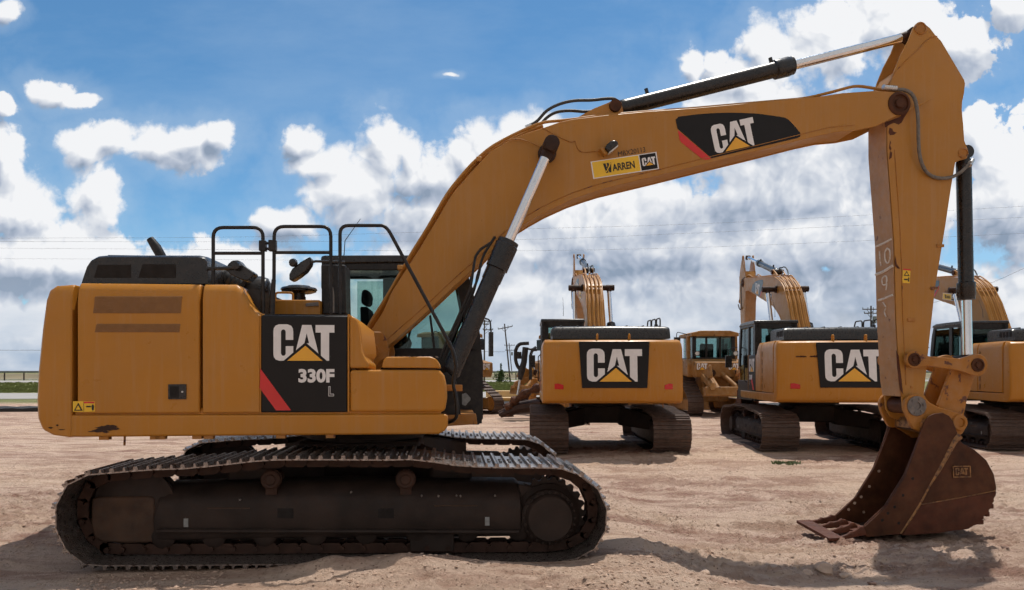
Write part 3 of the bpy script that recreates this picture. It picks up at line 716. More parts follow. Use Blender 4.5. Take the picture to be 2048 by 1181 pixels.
        ftext(m, fr, 'ARREN', .305, .645, .26, .68, .007, 3, .03)
        d = m.build('dealer_plate', ['decal_white', 'plate_yellow', 'decal_black', 'stencil_black'], boom, smooth=10)
        o = fpt(fr, .762, .28, 0); o2 = fpt(fr, .965, .28, 0); o3 = fpt(fr, .762, .76, 0)
        logo('logo', FR(o, o2-o, o3-o, fr[3]), boom, .005)
        fr = PF((1237, 314), (1291, 304), (1235.5, 304), BN, s > 0); m = MB(); ftext(m, fr, 'MBX20113', 0, 1, 0, 1, .003, 0, .0); m.build('stencilled_number', 'stencil_black', boom, smooth=10)
    for s in (-1, 1):
        lw = [(x-.03, z+.055) for x, z in PL(lo[5:-3], BF)]
        MB().tube(catmull([(x, s*(YC-BN)+s*.001, z) for x, z in lw], 4), .0055, 6).build('weld_seam', 'yellow_worn', boom, smooth=60)
    # work lamp
    q = PL([(1205, 303), (1209, 296), (1217, 289.5), (1224, 288), (1230, 290), (1232, 296), (1222, 304), (1212, 312)], BN)
    m = MB().prism(q, BN-YC-.13, BN-YC-.03).build('work_lamp', 'black_plastic', root, bevel=.018, seg=3)
    q = PL([(1196, 302), (1203, 300), (1212, 312), (1206, 315)], BN); MB().prism(q, BN-YC-.09, BN-YC+.01).build('lamp_bracket', 'yellow_boom', m, bevel=.004)
    q = PL([(1213, 312), (1215, 313), (1231, 300), (1231, 297)], BN); MB().prism(q, BN-YC-.12, BN-YC-.04).build('lens', 'lens_clear', m)
    m = MB(); m.tube(catmull([L3(a, b, BN-.006) for a, b in ((1150, 282), (1157, 300), (1170, 305), (1188, 303), (1200, 304))], 5), .004, 6)
    m.tube(catmull([L3(a, b, BN-.006) for a, b in ((1083, 255), (1110, 270), (1140, 284), (1150, 282))], 5), .004, 6)
    m.tube(catmull([L3(a, b, BN-.03) for a, b in ((1015, 280), (1040, 279), (1060, 285), (1082, 295))], 5), .006, 6)
    m.build('cable', 'yellow_worn', boom)

def cylinder(root, name, a, b, y, frac, rb, rr, gl=.22, parent_mat='cylinder_black', lugs=()):
    A = Vector((a[0], y, a[1])); B = Vector((b[0], y, b[1])); D = B-A; M = A+D*frac; u = D.normalized()
    m = MB(); m.lathe(A+u*.06, u, [(0, 0), (rb*.8, .01), (rb*1.02, .05), (rb*1.02, .10), (rb, .11), (rb, (M-A).length-.06-gl), (rb*1.07, (M-A).length-.055-gl), (rb*1.22, (M-A).length-.05-gl), (rb*1.25, (M-A).length-.12), (rb*1.16, (M-A).length-.11), (rb*1.16, (M-A).length-.07), (rr*1.3, (M-A).length-.06), (0, (M-A).length-.06)], 32)
    m.lathe(A+Vector((0, -.075, 0)), (0, 1, 0), [(0, 0), (rb*.95, 0), (rb*.95, .15), (0, .15)], 24)
    cy = m.build(name, parent_mat, root, smooth=40)
    sd = u.cross(Vector((0, 1, 0)))
    if sd.z < 0: sd = -sd
    bl = MB()
    for k in range(8):
        an = 2*math.pi*k/8; off = (sd*math.cos(an)+Vector((0, 1, 0))*math.sin(an))*rb*1.0
        bl.cyl(M-u*.12+off, M-u*.045+off, .014, 8)
    bl.build('gland_bolt', 'cylinder_black', cy)
    rd = MB().cyl(M-u*.08, B-u*.05, rr, 32); rd.build('rod', 'chrome', cy)
    e = MB().lathe(B+Vector((0, -.07, 0)), (0, 1, 0), [(0, 0), (rb*.86, 0), (rb*.86, .14), (0, .14)], 24); e.tube([B-u*.14, B], [rr*1.05, rr*1.2], 20); e.build('rod_eye', 'rust_dark', cy)
    if lugs:
        m = MB()
        for f, s in lugs: p = A+D*f+sd*rb*s; m.cyl(p, p+sd*.06*s, .022, 10)
        m.build('port', 'cylinder_black', cy)
    return cy, u, sd

def build_cylinders(root):
    yb = 7.22-YC
    a = L(893, 765, 7.22); b = L(1093.5, 309, BN)
    for s in (1, -1):
        cy, u, sd = cylinder(root, 'boom_cylinder', a, b, yb*s, .60, .098, .056, .34)
        A = Vector((a[0], yb*s, a[1])); m = MB()
        off = sd*.135
        m.tube(roundpath([A+u*.2+off, A+u*1.15+off, A+u*1.35+sd*.19, A+u*1.62+sd*.15], .1), .014, 8)
        m.tube(roundpath([A+u*.2+off*1.25, A+u*1.0+off*1.2, A+u*1.38+sd*.27, A+u*1.55+sd*.16], .1), .014, 8)
        m.build('hydraulic_line', 'black_metal', cy)
    fo = MB()
    for s in (-1, 1):
        q = [(a[0]-.28, a[1]-.42), (a[0]+.16, a[1]-.42), (a[0]+.10, a[1]+.02), (a[0], a[1]+.11), (a[0]-.12, a[1]+.03)]
        for d in (-.13, .09): fo.prism(q, s*abs(yb)+d, s*abs(yb)+d+.04)
    fo.build('cylinder_base', 'black_metal', root, bevel=.008)
    cylinder(root, 'stick_cylinder', L(1230, 213, BN+.1), L(1840.6, 58, 7.53), 0., .595, .090, .056, .24, lugs=((.12, 1), (.53, 1)))
    cy, u, sd = cylinder(root, 'bucket_cylinder', L(1927, 307, 7.70), L(1935, 733, 7.70), 0., .69, .082, .055, .22)
    m = MB(); p = L3(1938, 372, 7.60); m.cyl((p.x-.02, 0, p.z), (p.x+.05, 0, p.z), .03, 12); m.build('port', 'cylinder_black', cy)

SN, SF = 7.53, 7.87
def build_stick(root):
    o = [(1826, 58), (1832.6, 47.5), (1840, 45), (1848.6, 47), (1860, 56), (1870, 69), (1883, 82.6), (1906, 121.5), (1928.7, 160), (1930.5, 167), (1928.7, 185.5), (1924.8, 204), (1924, 220), (1927, 252), (1929, 281.5), (1936, 299), (1937.5, 308), (1933.7, 317.5), (1922, 320.5), (1911, 325), (1902.6, 374), (1891, 452), (1871, 573), (1858, 689.5), (1852, 750), (1848, 790), (1858, 805), (1860, 822), (1850, 838), (1833, 845), (1816, 838), (1806, 820), (1804, 793), (1799, 760), (1792, 631), (1788.5, 483), (1775, 300), (1774, 215), (1779, 172), (1789, 142), (1801, 112), (1817, 82)]
    P = PL(o, SN); y0, y1 = SN-YC, SF-YC
    mb = MB().prism(P, y0, y0+.025).prism(P, y1-.025, y1)
    zc = L(1790, 150, SN)[1]; core = [p for p in inset(P, .012) if p[1] < zc+.1 and p[1] > L(1805, 790, SN)[1]]
    mb.prism(core, y0+.02, y1-.02)
    # solid top web, set back from the fork
    q = PL([(1762+14, 172), (1790, 146), (1900, 146), (1922, 175), (1780, 180)], SN)
    mb.prism(q, y0+.02, y1-.02)
    st = mb.build('stick', 'yellow_boom', root, bevel=.004, seg=1, smooth=30)
    # worn front face strip (the plate that faces the machine)
    fp = MB(); zz = [(1773, 240), (1773.3, 300), (1787, 483), (1790.5, 631), (1797.5, 760), (1802.5, 793)]
    F_ = PL(zz, SN); b = []
    fp.rings([[(x-.001, y0+.004, z) for x, z in F_]+[(x-.008, y0+.004, z) for x, z in F_[::-1]], [(x-.001, y1-.004, z) for x, z in F_]+[(x-.008, y1-.004, z) for x, z in F_[::-1]]])
    fp.build('front_plate', 'yellow_face', st)
    # chalk numbers on that plate
    def face(s, py):
        x, z = L(1788.5 if py < 500 else 1792, py, SN)
        for (a, b), (c, d) in zip(zz, zz[1:]):
            if b <= py <= d: x, z = L(a+(c-a)*(py-b)/(d-b), py, SN)
        return Vector((x-.011, y1-(y1-y0)*s, z))
    ch = MB()
    def stroke(pts, r=.010): ch.tube(catmull([face(s, p) for s, p in pts], 4), r, 6)
    stroke([(.1, 484), (.5, 482), (.95, 478)], .014); stroke([(.28, 495), (.30, 510), (.34, 526)])
    stroke([(.70, 494), (.58, 502), (.60, 518), (.74, 524), (.85, 514), (.84, 500), (.70, 494)]); stroke([(.05, 542), (.5, 539), (.98, 532)], .018)
    stroke([(.62, 566), (.45, 566), (.38, 556), (.5, 549), (.64, 552), (.64, 566), (.60, 578)]); stroke([(.15, 596), (.5, 594), (.95, 590)], .014)
    stroke([(.4, 602), (.55, 612), (.48, 622), (.55, 632)], .009)
    ch.build('chalk_marks', 'chalk', st)
    # warning label
    f = PF((1804, 566), (1819, 567), (1806, 538), SN); m = MB()
    fpoly(m, f, [(0, 0), (1, 0), (1, 1), (0, 1)], .003, 0); fpoly(m, f, [(0, .9), (1, .9), (1, 1), (0, 1)], .005, 1)
    fpoly(m, f, [(.1, .5), (.9, .5), (.5, .86)], .005, 2); fpoly(m, f, [(.28, .56), (.72, .56), (.5, .76)], .007, 0); fpoly(m, f, [(.2, .2), (.7, .2), (.7, .3), (.2, .3)], .005, 2); fpoly(m, f, [(.74, .1), (.9, .1), (.9, .4), (.74, .4)], .005, 2)
    m.build('warning_label', ['plate_yellow', 'decal_red', 'stencil_black'], st, smooth=10)
    # pins and small lugs
    m = MB()
    for s in (-1, 1):
        for (px, py, r) in ((1840.6, 57.5, .075), (1926, 307, .062)):
            x, z = L(px, py, SN); m.lathe((x, s*.168, z), (0, s, 0), [(0, 0), (r, 0), (r, .012), (r*.8, .02), (r*.75, .008), (0, .008)], 26)
    m.build('pin', 'yellow_worn', st)
    m = MB()
    for a, b, rot in ((1822, 640, .35), (1880, 492, 1.2), (1868, 577, 1.2)):
        c = L3(a, b, SN); m.box(c.x-.045, c.x+.045, c.y-.012, c.y, c.z-.018, c.z+.018)
    x, z = L(1823, 775, SN); m.cyl((x, y0-.008, z), (x, y0, z), .016, 10)
    m.build('bracket_stub', 'yellow_worn', st, bevel=.003)
    for s in (-1, 1):
        for ln in ([(1783, 160), (1792, 143), (1812, 122), (1835, 100), (1850, 84), (1862, 76), (1874, 73)], [(1789, 300), (1801, 480), (1806, 640), (1812, 770)]):
            MB().tube(catmull([(x, s*(YC-SN)+s*.001, z) for x, z in PL(ln, SN)], 5), .006, 6).build('weld_seam', 'yellow_worn', st, smooth=60)
    # rust around the boom joint
    rp = MB(); f = FR(L3(1700, 400, SN-.0), (1, 0, 0), (0, 0, 1), (0, -1, 0)); o0 = f[0]
    def blot(pts): 
        q = [(L(a, b, SN)[0]-o0.x, L(a, b, SN)[1]-o0.z) for a, b in pts]; fpoly(rp, f, q, .003)
    blot([(1769, 246), (1785, 240), (1800, 234), (1811, 222), (1817, 222), (1812, 230), (1808, 236), (1803, 246), (1797, 250), (1788, 246), (1779, 250), (1770, 256)])
    blot([(1779, 256), (1784, 258), (1787, 264), (1793, 266), (1788, 270), (1780, 271), (1777, 266)])
    blot([(1780, 282), (1782, 285), (1780, 292), (1783, 298), (1781, 302), (1778, 296)]); blot([(1780, 303), (1784, 306), (1783, 316), (1778, 319), (1779, 311)])
    blot([(1789, 522), (1791, 512), (1793, 528), (1800, 538), (1796, 538), (1790, 533)]); blot([(1792, 700), (1797, 712), (1803, 760), (1806, 790), (1800, 780), (1794, 735)])
    rp.build('rust_patch', 'rust_red', st, smooth=10)
    # hose to the bucket cylinder
    pts = [(1786, 181), (1806, 184), (1818, 195), (1824, 215), (1827, 250), (1828, 285), (1832, 315), (1842, 338), (1858, 352), (1878, 358), (1900, 356), (1918, 346), (1932, 333), (1938, 325)]
    for s in (-1, 1):
        P_ = [L3(a, b, SN) for a, b in pts]; MB().tube(catmull([(p.x, s*(.19+.06*math.sin(min(1, i/8)*3.1)), p.z) for i, p in enumerate(P_)], 5), .0195, 12).build('hose', 'grey_hose', st, smooth=60)
    m = MB(); q = L3(1778, 178, SN); m.cyl((q.x-.1, -.21, q.z), (q.x+.06, -.21, q.z-.01), .03, 10); q = L3(1939, 328, SN); m.cyl((q.x-.02, -.2, q.z-.03), (q.x+.05, -.16, q.z+.05), .024, 10)
    m.build('hose_fitting', 'silver', st)
    # links
    for s in (-1, 1):
        Yl = 7.43; ya = s*(YC-Yl)
        a = L(1828.5, 719.5, Yl); b = L(1955, 730.5, Yl)
        r1, r2 = .098, .130
        ptsA = circ(a, r1, 14, 70, 290)
        ptsB = circ(b, r2, 14, -115, 105)
        w = [ptsA[-1]]+[L(1858, 732, Yl), L(1920, 742, Yl)]+ptsB+[L(1920, 718, Yl), L(1858, 713, Yl)]+ptsA[:-1]
        ln = MB().prism(w, min(ya, ya-s*.05), max(ya, ya-s*.05)).build('power_link', 'yellow_worn', root, bevel=.006)
        m = MB()
        for (x, z), r in ((a, .075), (b, .08)): m.lathe((x, ya, z), (0, s, 0), [(0, -.01), (r, -.01), (r, .014), (r*.8, .02), (r*.7, .004), (r*.4, .004), (r*.35, .02), (0, .02)], 24)
        m.build('link_pin', 'rust', ln)
    Yl = 7.52; tl = PL([(1905, 742), (1906, 730), (1950, 728), (1956, 742), (1952, 755), (1937, 800), (1930, 832), (1918, 848), (1900, 842), (1878, 812)], Yl)
    m = MB().prism(tl, -.16, -.12).prism(tl, .12, .16)
    web = PL([(1928, 752), (1950, 752), (1926, 826), (1905, 820)], Yl); m.prism(web, -.13, .13)
    tp = m.build('bucket_link', 'yellow_worn', root, bevel=.006)

def build_bucket(root):
    Yb = 7.40; Yf = 7.98; y0, y1 = Yb-YC, Yf-YC
    side = [(1926, 888), (1949, 900), (1973, 921), (1988, 949), (1993, 976), (1991, 991), (1981, 1015), (1969, 1032), (1949, 1050), (1930, 1057), (1871, 1065), (1801, 1069), (1731, 1073),
            (1728, 1052), (1770, 1012), (1809, 950), (1832, 892), (1846, 852), (1866, 850), (1900, 862)]
    P = PL(side, Yb)
    mb = MB(); mb.prism(P, y0, y0+.022); mb.prism(P, y1-.022, y1)
    b = mb.build('bucket', 'rust', root, bevel=.003, seg=1)
    # shell: a bent plate from the lip round the back to the top
    sh = PL([(1729, 1062), (1731, 1073), (1801, 1069), (1871, 1065), (1930, 1057), (1949, 1050), (1969, 1032), (1981, 1015), (1991, 991), (1993, 976), (1988, 949), (1973, 921), (1949, 900), (1926, 888), (1900, 872), (1868, 862), (1846, 858)], Yb)
    shp = [(x, z) for x, z in sh[1:]]; n = len(shp); inn = inset(shp, .022)
    inn = [inn[i] for i in range(n)]
    mb = MB()
    for i in range(n-1):
        q = [shp[i], shp[i+1], inn[i+1], inn[i]]; mb.rings([[(x, y0+.01, z) for x, z in q], [(x, y1-.01, z) for x, z in q]])
    mb.build('shell', 'rust_dark', b, smooth=30)
    # side wear strip (thick bar up the mouth edge) on both sides, bolt holes near the lip
    bar = [(1728, 1053), (1770, 1014), (1809, 951), (1832, 890), (1845, 848), (1855, 833), (1867, 827.5), (1883, 826), (1896, 832), (1903, 842), (1912, 866), (1907, 876), (1878, 930), (1834, 1010), (1797, 1068), (1731, 1074)]
    for s in (0, 1):
        ya, yb = (y0-.022, y0+.002) if s == 0 else (y1-.002, y1+.022)
        MB().prism(PL(bar, Yb), ya, yb).build('side_bar', 'rust', b, bevel=.004)
    hl = MB()
    for px, py in ((1822.8, 957), (1803.4, 990.5), (1786.6, 1013.6), (1773.4, 1026), (1762, 1040), (1795, 1046)):
        x, z = L(px, py, Yb); hl.cyl((x, y0-.024, z), (x, y0-.0215, z), .017, 14)
    hl.build('bolt_hole', 'seam', b)
    hl = MB()
    for px, py in ((1757.4, 942.5), (1738.3, 973.2), (1722, 994), (1709, 1006.5), (1697, 1019.5), (1727, 1024.5)):
        x, z = L(px, py, Yf-.02); hl.cyl((x, y1-.026, z), (x, y1-.0225, z), .0175, 14)
    hl.build('bolt_hole', 'stone', b)
    # weld bead
    w = MB(); w.tube(catmull([L3(a, c, Yb-.003) for a, c in ((1917, 872), (1906, 885), (1880, 934), (1857, 972), (1838, 1008), (1822, 1034), (1799, 1067))], 5), [.050-.028*min(1, i/14) for i in range(31)], 8)
    w.tube(catmull([L3(a, c, Yb-.001) for a, c in ((1838, 1010), (1880, 1003), (1940, 992), (1990, 982))], 4), .006, 6)
    w.build('weld_bead', 'weld', b, smooth=60)
    # lower wear plate: redder, with a cut edge
    q = PL([(1839, 1011), (1880, 1004), (1940, 993), (1991, 984), (1990, 992), (1985, 996), (1987, 1002), (1981, 1010), (1982, 1015), (1976, 1020), (1975, 1027), (1966, 1031), (1966, 1038), (1955, 1041), (1956, 1048), (1946, 1051), (1935, 1058), (1871, 1066.5), (1803, 1070.5)], Yb)
    MB().prism(q, y0-.012, y0+.001).prism(q, y1-.001, y1+.012).build('wear_plate', 'rust_red', b, bevel=.002)
    q = PL([(1975, 1020), (1984, 1018), (1979, 1030), (1970, 1034)], Yb)
    tb = MB()
    for (a, c, e, d) in ((1981, 1008, 1988, 1018), (1972, 1024, 1980, 1034), (1955, 1040, 1968, 1050)):
        A = L(a, d, Yb); B_ = L(e, c, Yb); tb.box(A[0], B_[0], y0, y1, A[1], B_[1])
    tb.build('heel_strip', 'rust_red', b, bevel=.008)
    # emblem
    fr = PF((1905, 955.5), (1941, 955), (1904, 932), Yb); m = MB()
    fpoly(m, fr, [(0, 0), (1, 0), (1, 1), (0, 1)], .006, 0)
    m2 = MB()
    for q in ([(0, 0), (1, 0), (1, .09), (0, .09)], [(0, .91), (1, .91), (1, 1), (0, 1)], [(0, 0), (.05, 0), (.05, 1), (0, 1)], [(.94, 0), (1, 0), (1, 1), (.94, 1)]): fpoly(m, fr, q, .011, 1)
    for Pq in (LC, LA1, LA2, LT): fpoly(m, fr, [(.14+.7*x/309, .82-.62*y/187) for x, y in Pq], .011, 1)
    m.build('emblem', ['rust', 'weld'], b, smooth=10)
    # ears
    for s in (-1, 1):
        ear = PL([(1808.5, 812), (1811, 801), (1818, 793), (1826, 789), (1836, 790), (1845, 796), (1858, 805), (1875, 814), (1902, 822), (1917, 826.5), (1928, 831), (1935, 841), (1935, 852), (1925, 868), (1905, 880), (1880, 884), (1856, 868), (1844, 861.6), (1835.5, 862), (1827, 857.5), (1819, 842.6), (1812.5, 828)], 7.45)
        ya = s*(YC-7.45)
        e = MB().prism(ear, min(ya, ya-s*.045), max(ya, ya-s*.045)).build('ear_plate', 'yellow_worn', b, bevel=.006)
        m = MB(); x, z = L(1832.8, 812.5, 7.45); m.mat(0).lathe((x, ya, z), (0, s, 0), [(0, 0), (.115, 0), (.115, .012), (.11, .016), (.045, .016), (.042, .002), (0, .002)], 32)
        for k in range(6):
            an = k*math.pi/3+.2; m.cyl((x+.082*math.cos(an), ya, z+.082*math.sin(an)), (x+.082*math.cos(an), ya+s*.026, z+.082*math.sin(an)), .016, 8)
        x, z = L(1918, 845.5, 7.45); m.mat(1).lathe((x, ya, z), (0, s, 0), [(0, 0), (.092, 0), (.092, .02), (.085, .028), (.055, .028), (.05, .01), (.02, .014), (0, .014)], 28)
        m.build('bucket_pin', ['steel_grey', 'yellow_worn'], b)
    tt = PL([(1846, 846), (1852, 838), (1872, 842), (1905, 862), (1905, 876), (1868, 868), (1846, 860)], Yb)
    MB().prism(tt, y0+.01, y1-.01).build('hinge_plate', 'weld', b, bevel=.004)
    # stick nose boss
    x, z = L(1832.8, 812.5, 7.45); MB().cyl((x, -.2, z), (x, .2, z), .10, 24).build('hinge_boss', 'rust', b)
    # lip, tooth bars and the strap plate across them
    A = L3(1731, 1064, Yb); zg = A.z
    n_ = L3(1657, 1076, Yb); f_ = L3(1600, 1043.5, Yf)
    lp = MB(); lp.rings([[(A.x+.12, y, zg+.012), (A.x-.10, y, zg-.0), (A.x-.10, y, zg-.035), (A.x+.12, y, zg-.04)] for y in (y0-.02, y1+.02)])
    lp.build('lip', 'rust_red', b, bevel=.006)
    w_ = .15
    for k in range(4):
        f = k/3; y = y0+.0+(y1-y0)*f; xs = A.x+.02; xn = n_.x+(f_.x-n_.x)*f+w_-.03; zn = n_.z+(f_.z-n_.z)*f
        prof_ = [(0, .030, .022), (.10, .060, .026), (.24, .072, .034), (.32, .050, .026), (.50, .036, .019), (.60, .044, .028), (.70, .026, .018), (.88, .016, .020), (1, .010, .026)]
        rs = []
        for t, h, wd in prof_:
            x = xs+(xn-xs)*t; zc = (zg+.004)*(1-t)+zn*t; yy = y+.010*math.sin(t*6+k*2)
            rs.append([(x, yy-wd, zc-.03), (x, yy+wd, zc-.03), (x, yy+wd, zc+h*.45), (x, yy+wd*.45, zc+h), (x, yy-wd*.45, zc+h), (x, yy-wd, zc+h*.45)])
        MB().rings(rs).build('tooth', 'rust_red', b, smooth=50, bevel=.004)
    sp = MB()
    sp.rings([[(n_.x-.02, y0-.05, n_.z-.030), (n_.x+w_, y0-.05, n_.z-.02), (n_.x+w_, y0-.05, n_.z+.012), (n_.x-.02, y0-.05, n_.z+.006)],
              [(f_.x-.02, y1+.05, f_.z-.030), (f_.x+w_, y1+.05, f_.z-.02), (f_.x+w_, y1+.05, f_.z+.012), (f_.x-.02, y1+.05, f_.z+.006)]])
    sp.build('strap_plate', 'rust_red', b, bevel=.004)

TOPP = [(200, 950), (255, 945), (314, 941), (373, 939), (461, 930), (531, 922.5), (600, 921.5), (680, 921.5), (785, 922), (812, 920.5), (860, 925), (900, 931.5), (958, 936), (1040, 938), (1108, 938),
        (1144, 945), (1170, 958), (1191, 975), (1206, 998), (1213, 1022), (1213, 1047), (1207, 1070), (1194, 1092), (1175, 1108), (1150, 1118), (1118, 1123.5), (900, 1126),
        (525, 1129), (198, 1131), (166, 1125), (142, 1110), (124, 1088), (113, 1061), (110, 1035), (114, 1007), (126, 982), (145, 963), (170, 953)]
def track_path():
    q = PL(TOPP, 6.0); P = catmull([(x, 0, z) for x, z in q], 8, True)
    D = [0]
    for i in range(len(P)): D.append(D[-1]+(P[(i+1) % len(P)]-P[i]).length)
    T = D[-1]; n = round(T/.192); out = []
    def at(s):
        s %= T
        i = max(0, min(len(P)-1, int(np.searchsorted(D, s, side='right'))-1)); f = (s-D[i])/(D[i+1]-D[i]); return P[i].lerp(P[(i+1) % len(P)], f)
    for k in range(n):
        s = T*k/n; a = at(s-.09); b = at(s+.09); c = (a+b)/2; t = (b-a).normalized(); out.append((c, t))
    return out, T/n
def shoe_mesh(mb, w=.8):
    q = [(-.1, 0), (-.101, .038), (-.086, .042), (-.078, .011), (-.012, .011), (-.007, .040), (.007, .040), (.012, .011), (.070, .011), (.077, .042), (.091, .042), (.098, .008), (.098, 0)]
    mb.rings([[(x, -w/2, z) for x, z in q], [(x, w/2, z) for x, z in q]])
    for yy in (-.075, .075):
        for xx in (-.045, .04): mb.cyl((xx, yy, .010), (xx, yy, .024), .014, 6)
    return mb
def build_tracks(root, individual=True):
    path, pitch = track_path(); proto = None
    for s in (-1, 1):
        yc = s*1.295
        tr = bpy.data.objects.new('track', None); C.objects.link(tr); tr.parent = root
        # chain links
        ch = MB(); allsh = MB()
        for i, (c, t) in enumerate(path):
            nrm = Vector((-t.z, 0, t.x))        # outward (path runs clockwise seen from the right)
            M = Matrix(((t.x, 0, nrm.x), (0, 1, 0), (t.z, 0, nrm.z)))
            def tf(pts): return [Vector((c.x, yc, c.z))+M@Vector(p) for p in pts]
            for yy in (-.095, .065):
                q = [(-.098, -.008), (-.10, -.075), (-.07, -.10), (.07, -.10), (.10, -.075), (.098, -.008)]
                ch.rings([tf([(x, yy, z) for x, z in q]), tf([(x, yy+.03, z) for x, z in q])])
            a, b = tf([(-.1, -.125, -.055), (-.1, .125, -.055)]); ch.cyl(a, b, .024, 10)
            m4 = Matrix.Translation((c.x, yc, c.z)) @ M.to_4x4()
            if individual:
                if proto is None:
                    o = shoe_mesh(MB()).build('track_shoe', 'shoe_steel', None, smooth=25); proto = o
                else: o = proto.copy(); C.objects.link(o)
                o.parent = tr; o.matrix_local = m4
            else:
                tmp = shoe_mesh(MB()); b0 = len(allsh.v)
                allsh.v += [tuple(m4@Vector(p)) for p in tmp.v]; allsh.f += [[b0+k for k in f] for f in tmp.f]; allsh.m += tmp.m
        ch.build('chain', 'rust_dark', tr, smooth=30)
        if not individual: allsh.build('shoes', 'shoe_far', tr, smooth=25)
        yo = s*(YC-6.27)                                       # outer face of the frame
        def yy(d): return yc+s*d
        def span(a, b): return (min(a, b), max(a, b))
        # frame beam
        q = PL([(316, 974), (1036, 968), (1043, 972), (1043, 1062), (1036, 1068), (312, 1066), (306, 1058), (306, 990)], 6.27)
        sec = lambda x, zt_, zb_: [(x, yo-s*.40, zb_), (x, yo-s*.02, zb_), (x, yo, zb_+.04), (x, yo, zt_-.17), (x, yo-s*.03, zt_-.11), (x, yo-s*.13, zt_-.02), (x, yo-s*.22, zt_), (x, yo-s*.40, zt_)]
        xA, zA = q[0]; xB, zB = q[1]; zl = q[4][1]
        fr = MB().rings([sec(q[6][0], zA-.10, zl+.05), sec(xA, zA, zl), sec((xA+xB)/2, zA+.02, zl), sec(xB, zB, zl), sec(q[3][0], zB-.03, zl)])
        q = PL([(310, 1060), (1040, 1062), (1040, 1070), (310, 1068)], 6.22); ya, yb = span(yo+s*.04, yo-s*.1); fr.prism(q, ya, yb)
        frm = fr.build('track_frame', 'undercarriage', tr, bevel=.015)
        dt = MB()
        for (a, b) in ((571, 1027), (772, 1027)): 
            q = PL([(a-16, b-10), (a+16, b-10), (a+16, b+10), (a-16, b+10)], 6.27); ya, yb = span(yo+s*.002, yo-s*.01); dt.prism(q, ya, yb)
        dt.build('access_hole', 'seam', tr)
        wd = MB()
        for (a, b, c_, d_) in ((415, 1017, 500, 1017), (868, 1012, 955, 1012)):
            A_ = L(a, b, 6.27); B_ = L(c_, d_, 6.27); wd.tube([(A_[0], yo, A_[1]), (B_[0], yo, B_[1])], .006, 6)
        wd.build('weld_seam', 'grime_brown', tr)
        for (a, b) in ((843, 992), (877, 993), (913, 992), (921, 993), (702, 985), (990, 992), (480, 1000)):
            x, z = L(a, b, 6.27); MB().cyl((x, yo-s*.02, z), (x, yo+s*.008, z), .009, 8).build('bolt', 'steel_grey', tr)
        dt = MB()
        for (a, b) in ((372, 1046), (974.5, 1043)):
            q = PL([(a-4.5, b-8.5), (a+4.5, b-8.5), (a+4.5, b+8.5), (a-4.5, b+8.5)], 6.27); ya, yb = span(yo+s*.003, yo-s*.01); dt.prism(q, ya, yb)
        dt.build('sticker', 'sticker_grey', tr)
        # idler and its guard
        q = PL([(182, 1000), (190, 994), (300, 993), (308, 996), (312, 1066), (308, 1086), (255, 1088), (225, 1086), (205, 1086), (187, 1076), (181, 1050)], 6.30); ya, yb = span(yo-s*.03, yo-s*.12)
        MB().prism(q, ya, yb).build('idler_guard', 'grime_brown', tr, bevel=.03, seg=3)
        cx = min(p.x for p, _ in path)+.475; cz = .475
        w = MB().lathe((cx, yc-.09, cz), (0, 1, 0), [(0, 0), (.28, 0), (.31, .02), (.345, .02), (.345, .055), (.31, .06), (.31, .12), (.345, .125), (.345, .16), (.31, .16), (.28, .18), (0, .18)], 40)
        w.build('idler', 'undercarriage', tr)
        # sprocket + final drive
        cz = L(1118, 1029, 6.4)[1]; cx = max(p.x for p, _ in path)-.47; sp = MB()
        tq = []
        for k in range(23*4):
            an = 2*math.pi*k/(23*4); r = .365 if k % 4 in (0, 1) else .33; tq.append((cx+r*math.cos(an), cz+r*math.sin(an)))
        sp.prism(tq, yc-.03, yc+.03); spk = sp.build('sprocket', 'undercarriage', tr)
        hb = MB().lathe((cx, yc, cz), (0, s, 0), [(0, 0), (.30, 0), (.30, .06), (.26, .09), (.255, .13), (.25, .135), (.225, .15), (.215, .20), (.20, .215), (0, .215)], 48)
        for k in range(24):
            an = 2*math.pi*k/24; hb.cyl((cx+.235*math.cos(an), yc+s*.12, cz+.235*math.sin(an)), (cx+.235*math.cos(an), yc+s*.165, cz+.235*math.sin(an)), .013, 6)
        hb.build('final_drive', 'undercarriage', tr)
        q = PL([(1036, 968), (1085, 975), (1080, 1000), (1078, 1060), (1043, 1066)], 6.4); ya, yb = span(yc-.05, yc-s*.18); MB().prism(q, ya, yb).build('drive_guard', 'undercarriage', tr, bevel=.01)
        # carrier rollers
        for a, b in ((545, 957.5), (812, 957.5)):
            x, z = L(a, b, 6.33); m = MB().lathe((x, yc+s*.10, z), (0, s, 0), [(0, -.22), (.06, -.22), (.06, 0), (.092, 0), (.092, .015), (.085, .02), (.085, .05), (.07, .06), (.05, .055), (.04, .065), (0, .065)], 28)
            m.box(x-.05, x+.05, min(yc-.12, yc+.02), max(yc-.12, yc+.02), z-.14, z-.05)
            m.build('carrier_roller', 'rust_dark', tr)
        sk_ = PL([(320, 1066), (1036, 1066), (1036, 1078), (900, 1080), (700, 1083), (500, 1086), (320, 1092)], 6.3); ya, yb = span(yo-s*.14, yo-s*.3); MB().prism(sk_, ya, yb).build('roller_guard', 'undercarriage', tr)
        # bottom rollers
        for k in range(8):
            px = 335+k*(1035-335)/7; x, z = L(px, 1086, 6.4); m = MB().lathe((x, yc-.12, .20), (0, 1, 0), [(0, 0), (.075, 0), (.105, .02), (.105, .05), (.075, .06), (.075, .18), (.105, .19), (.105, .22), (.075, .24), (0, .24)], 20)
            m.build('track_roller', 'undercarriage', tr)
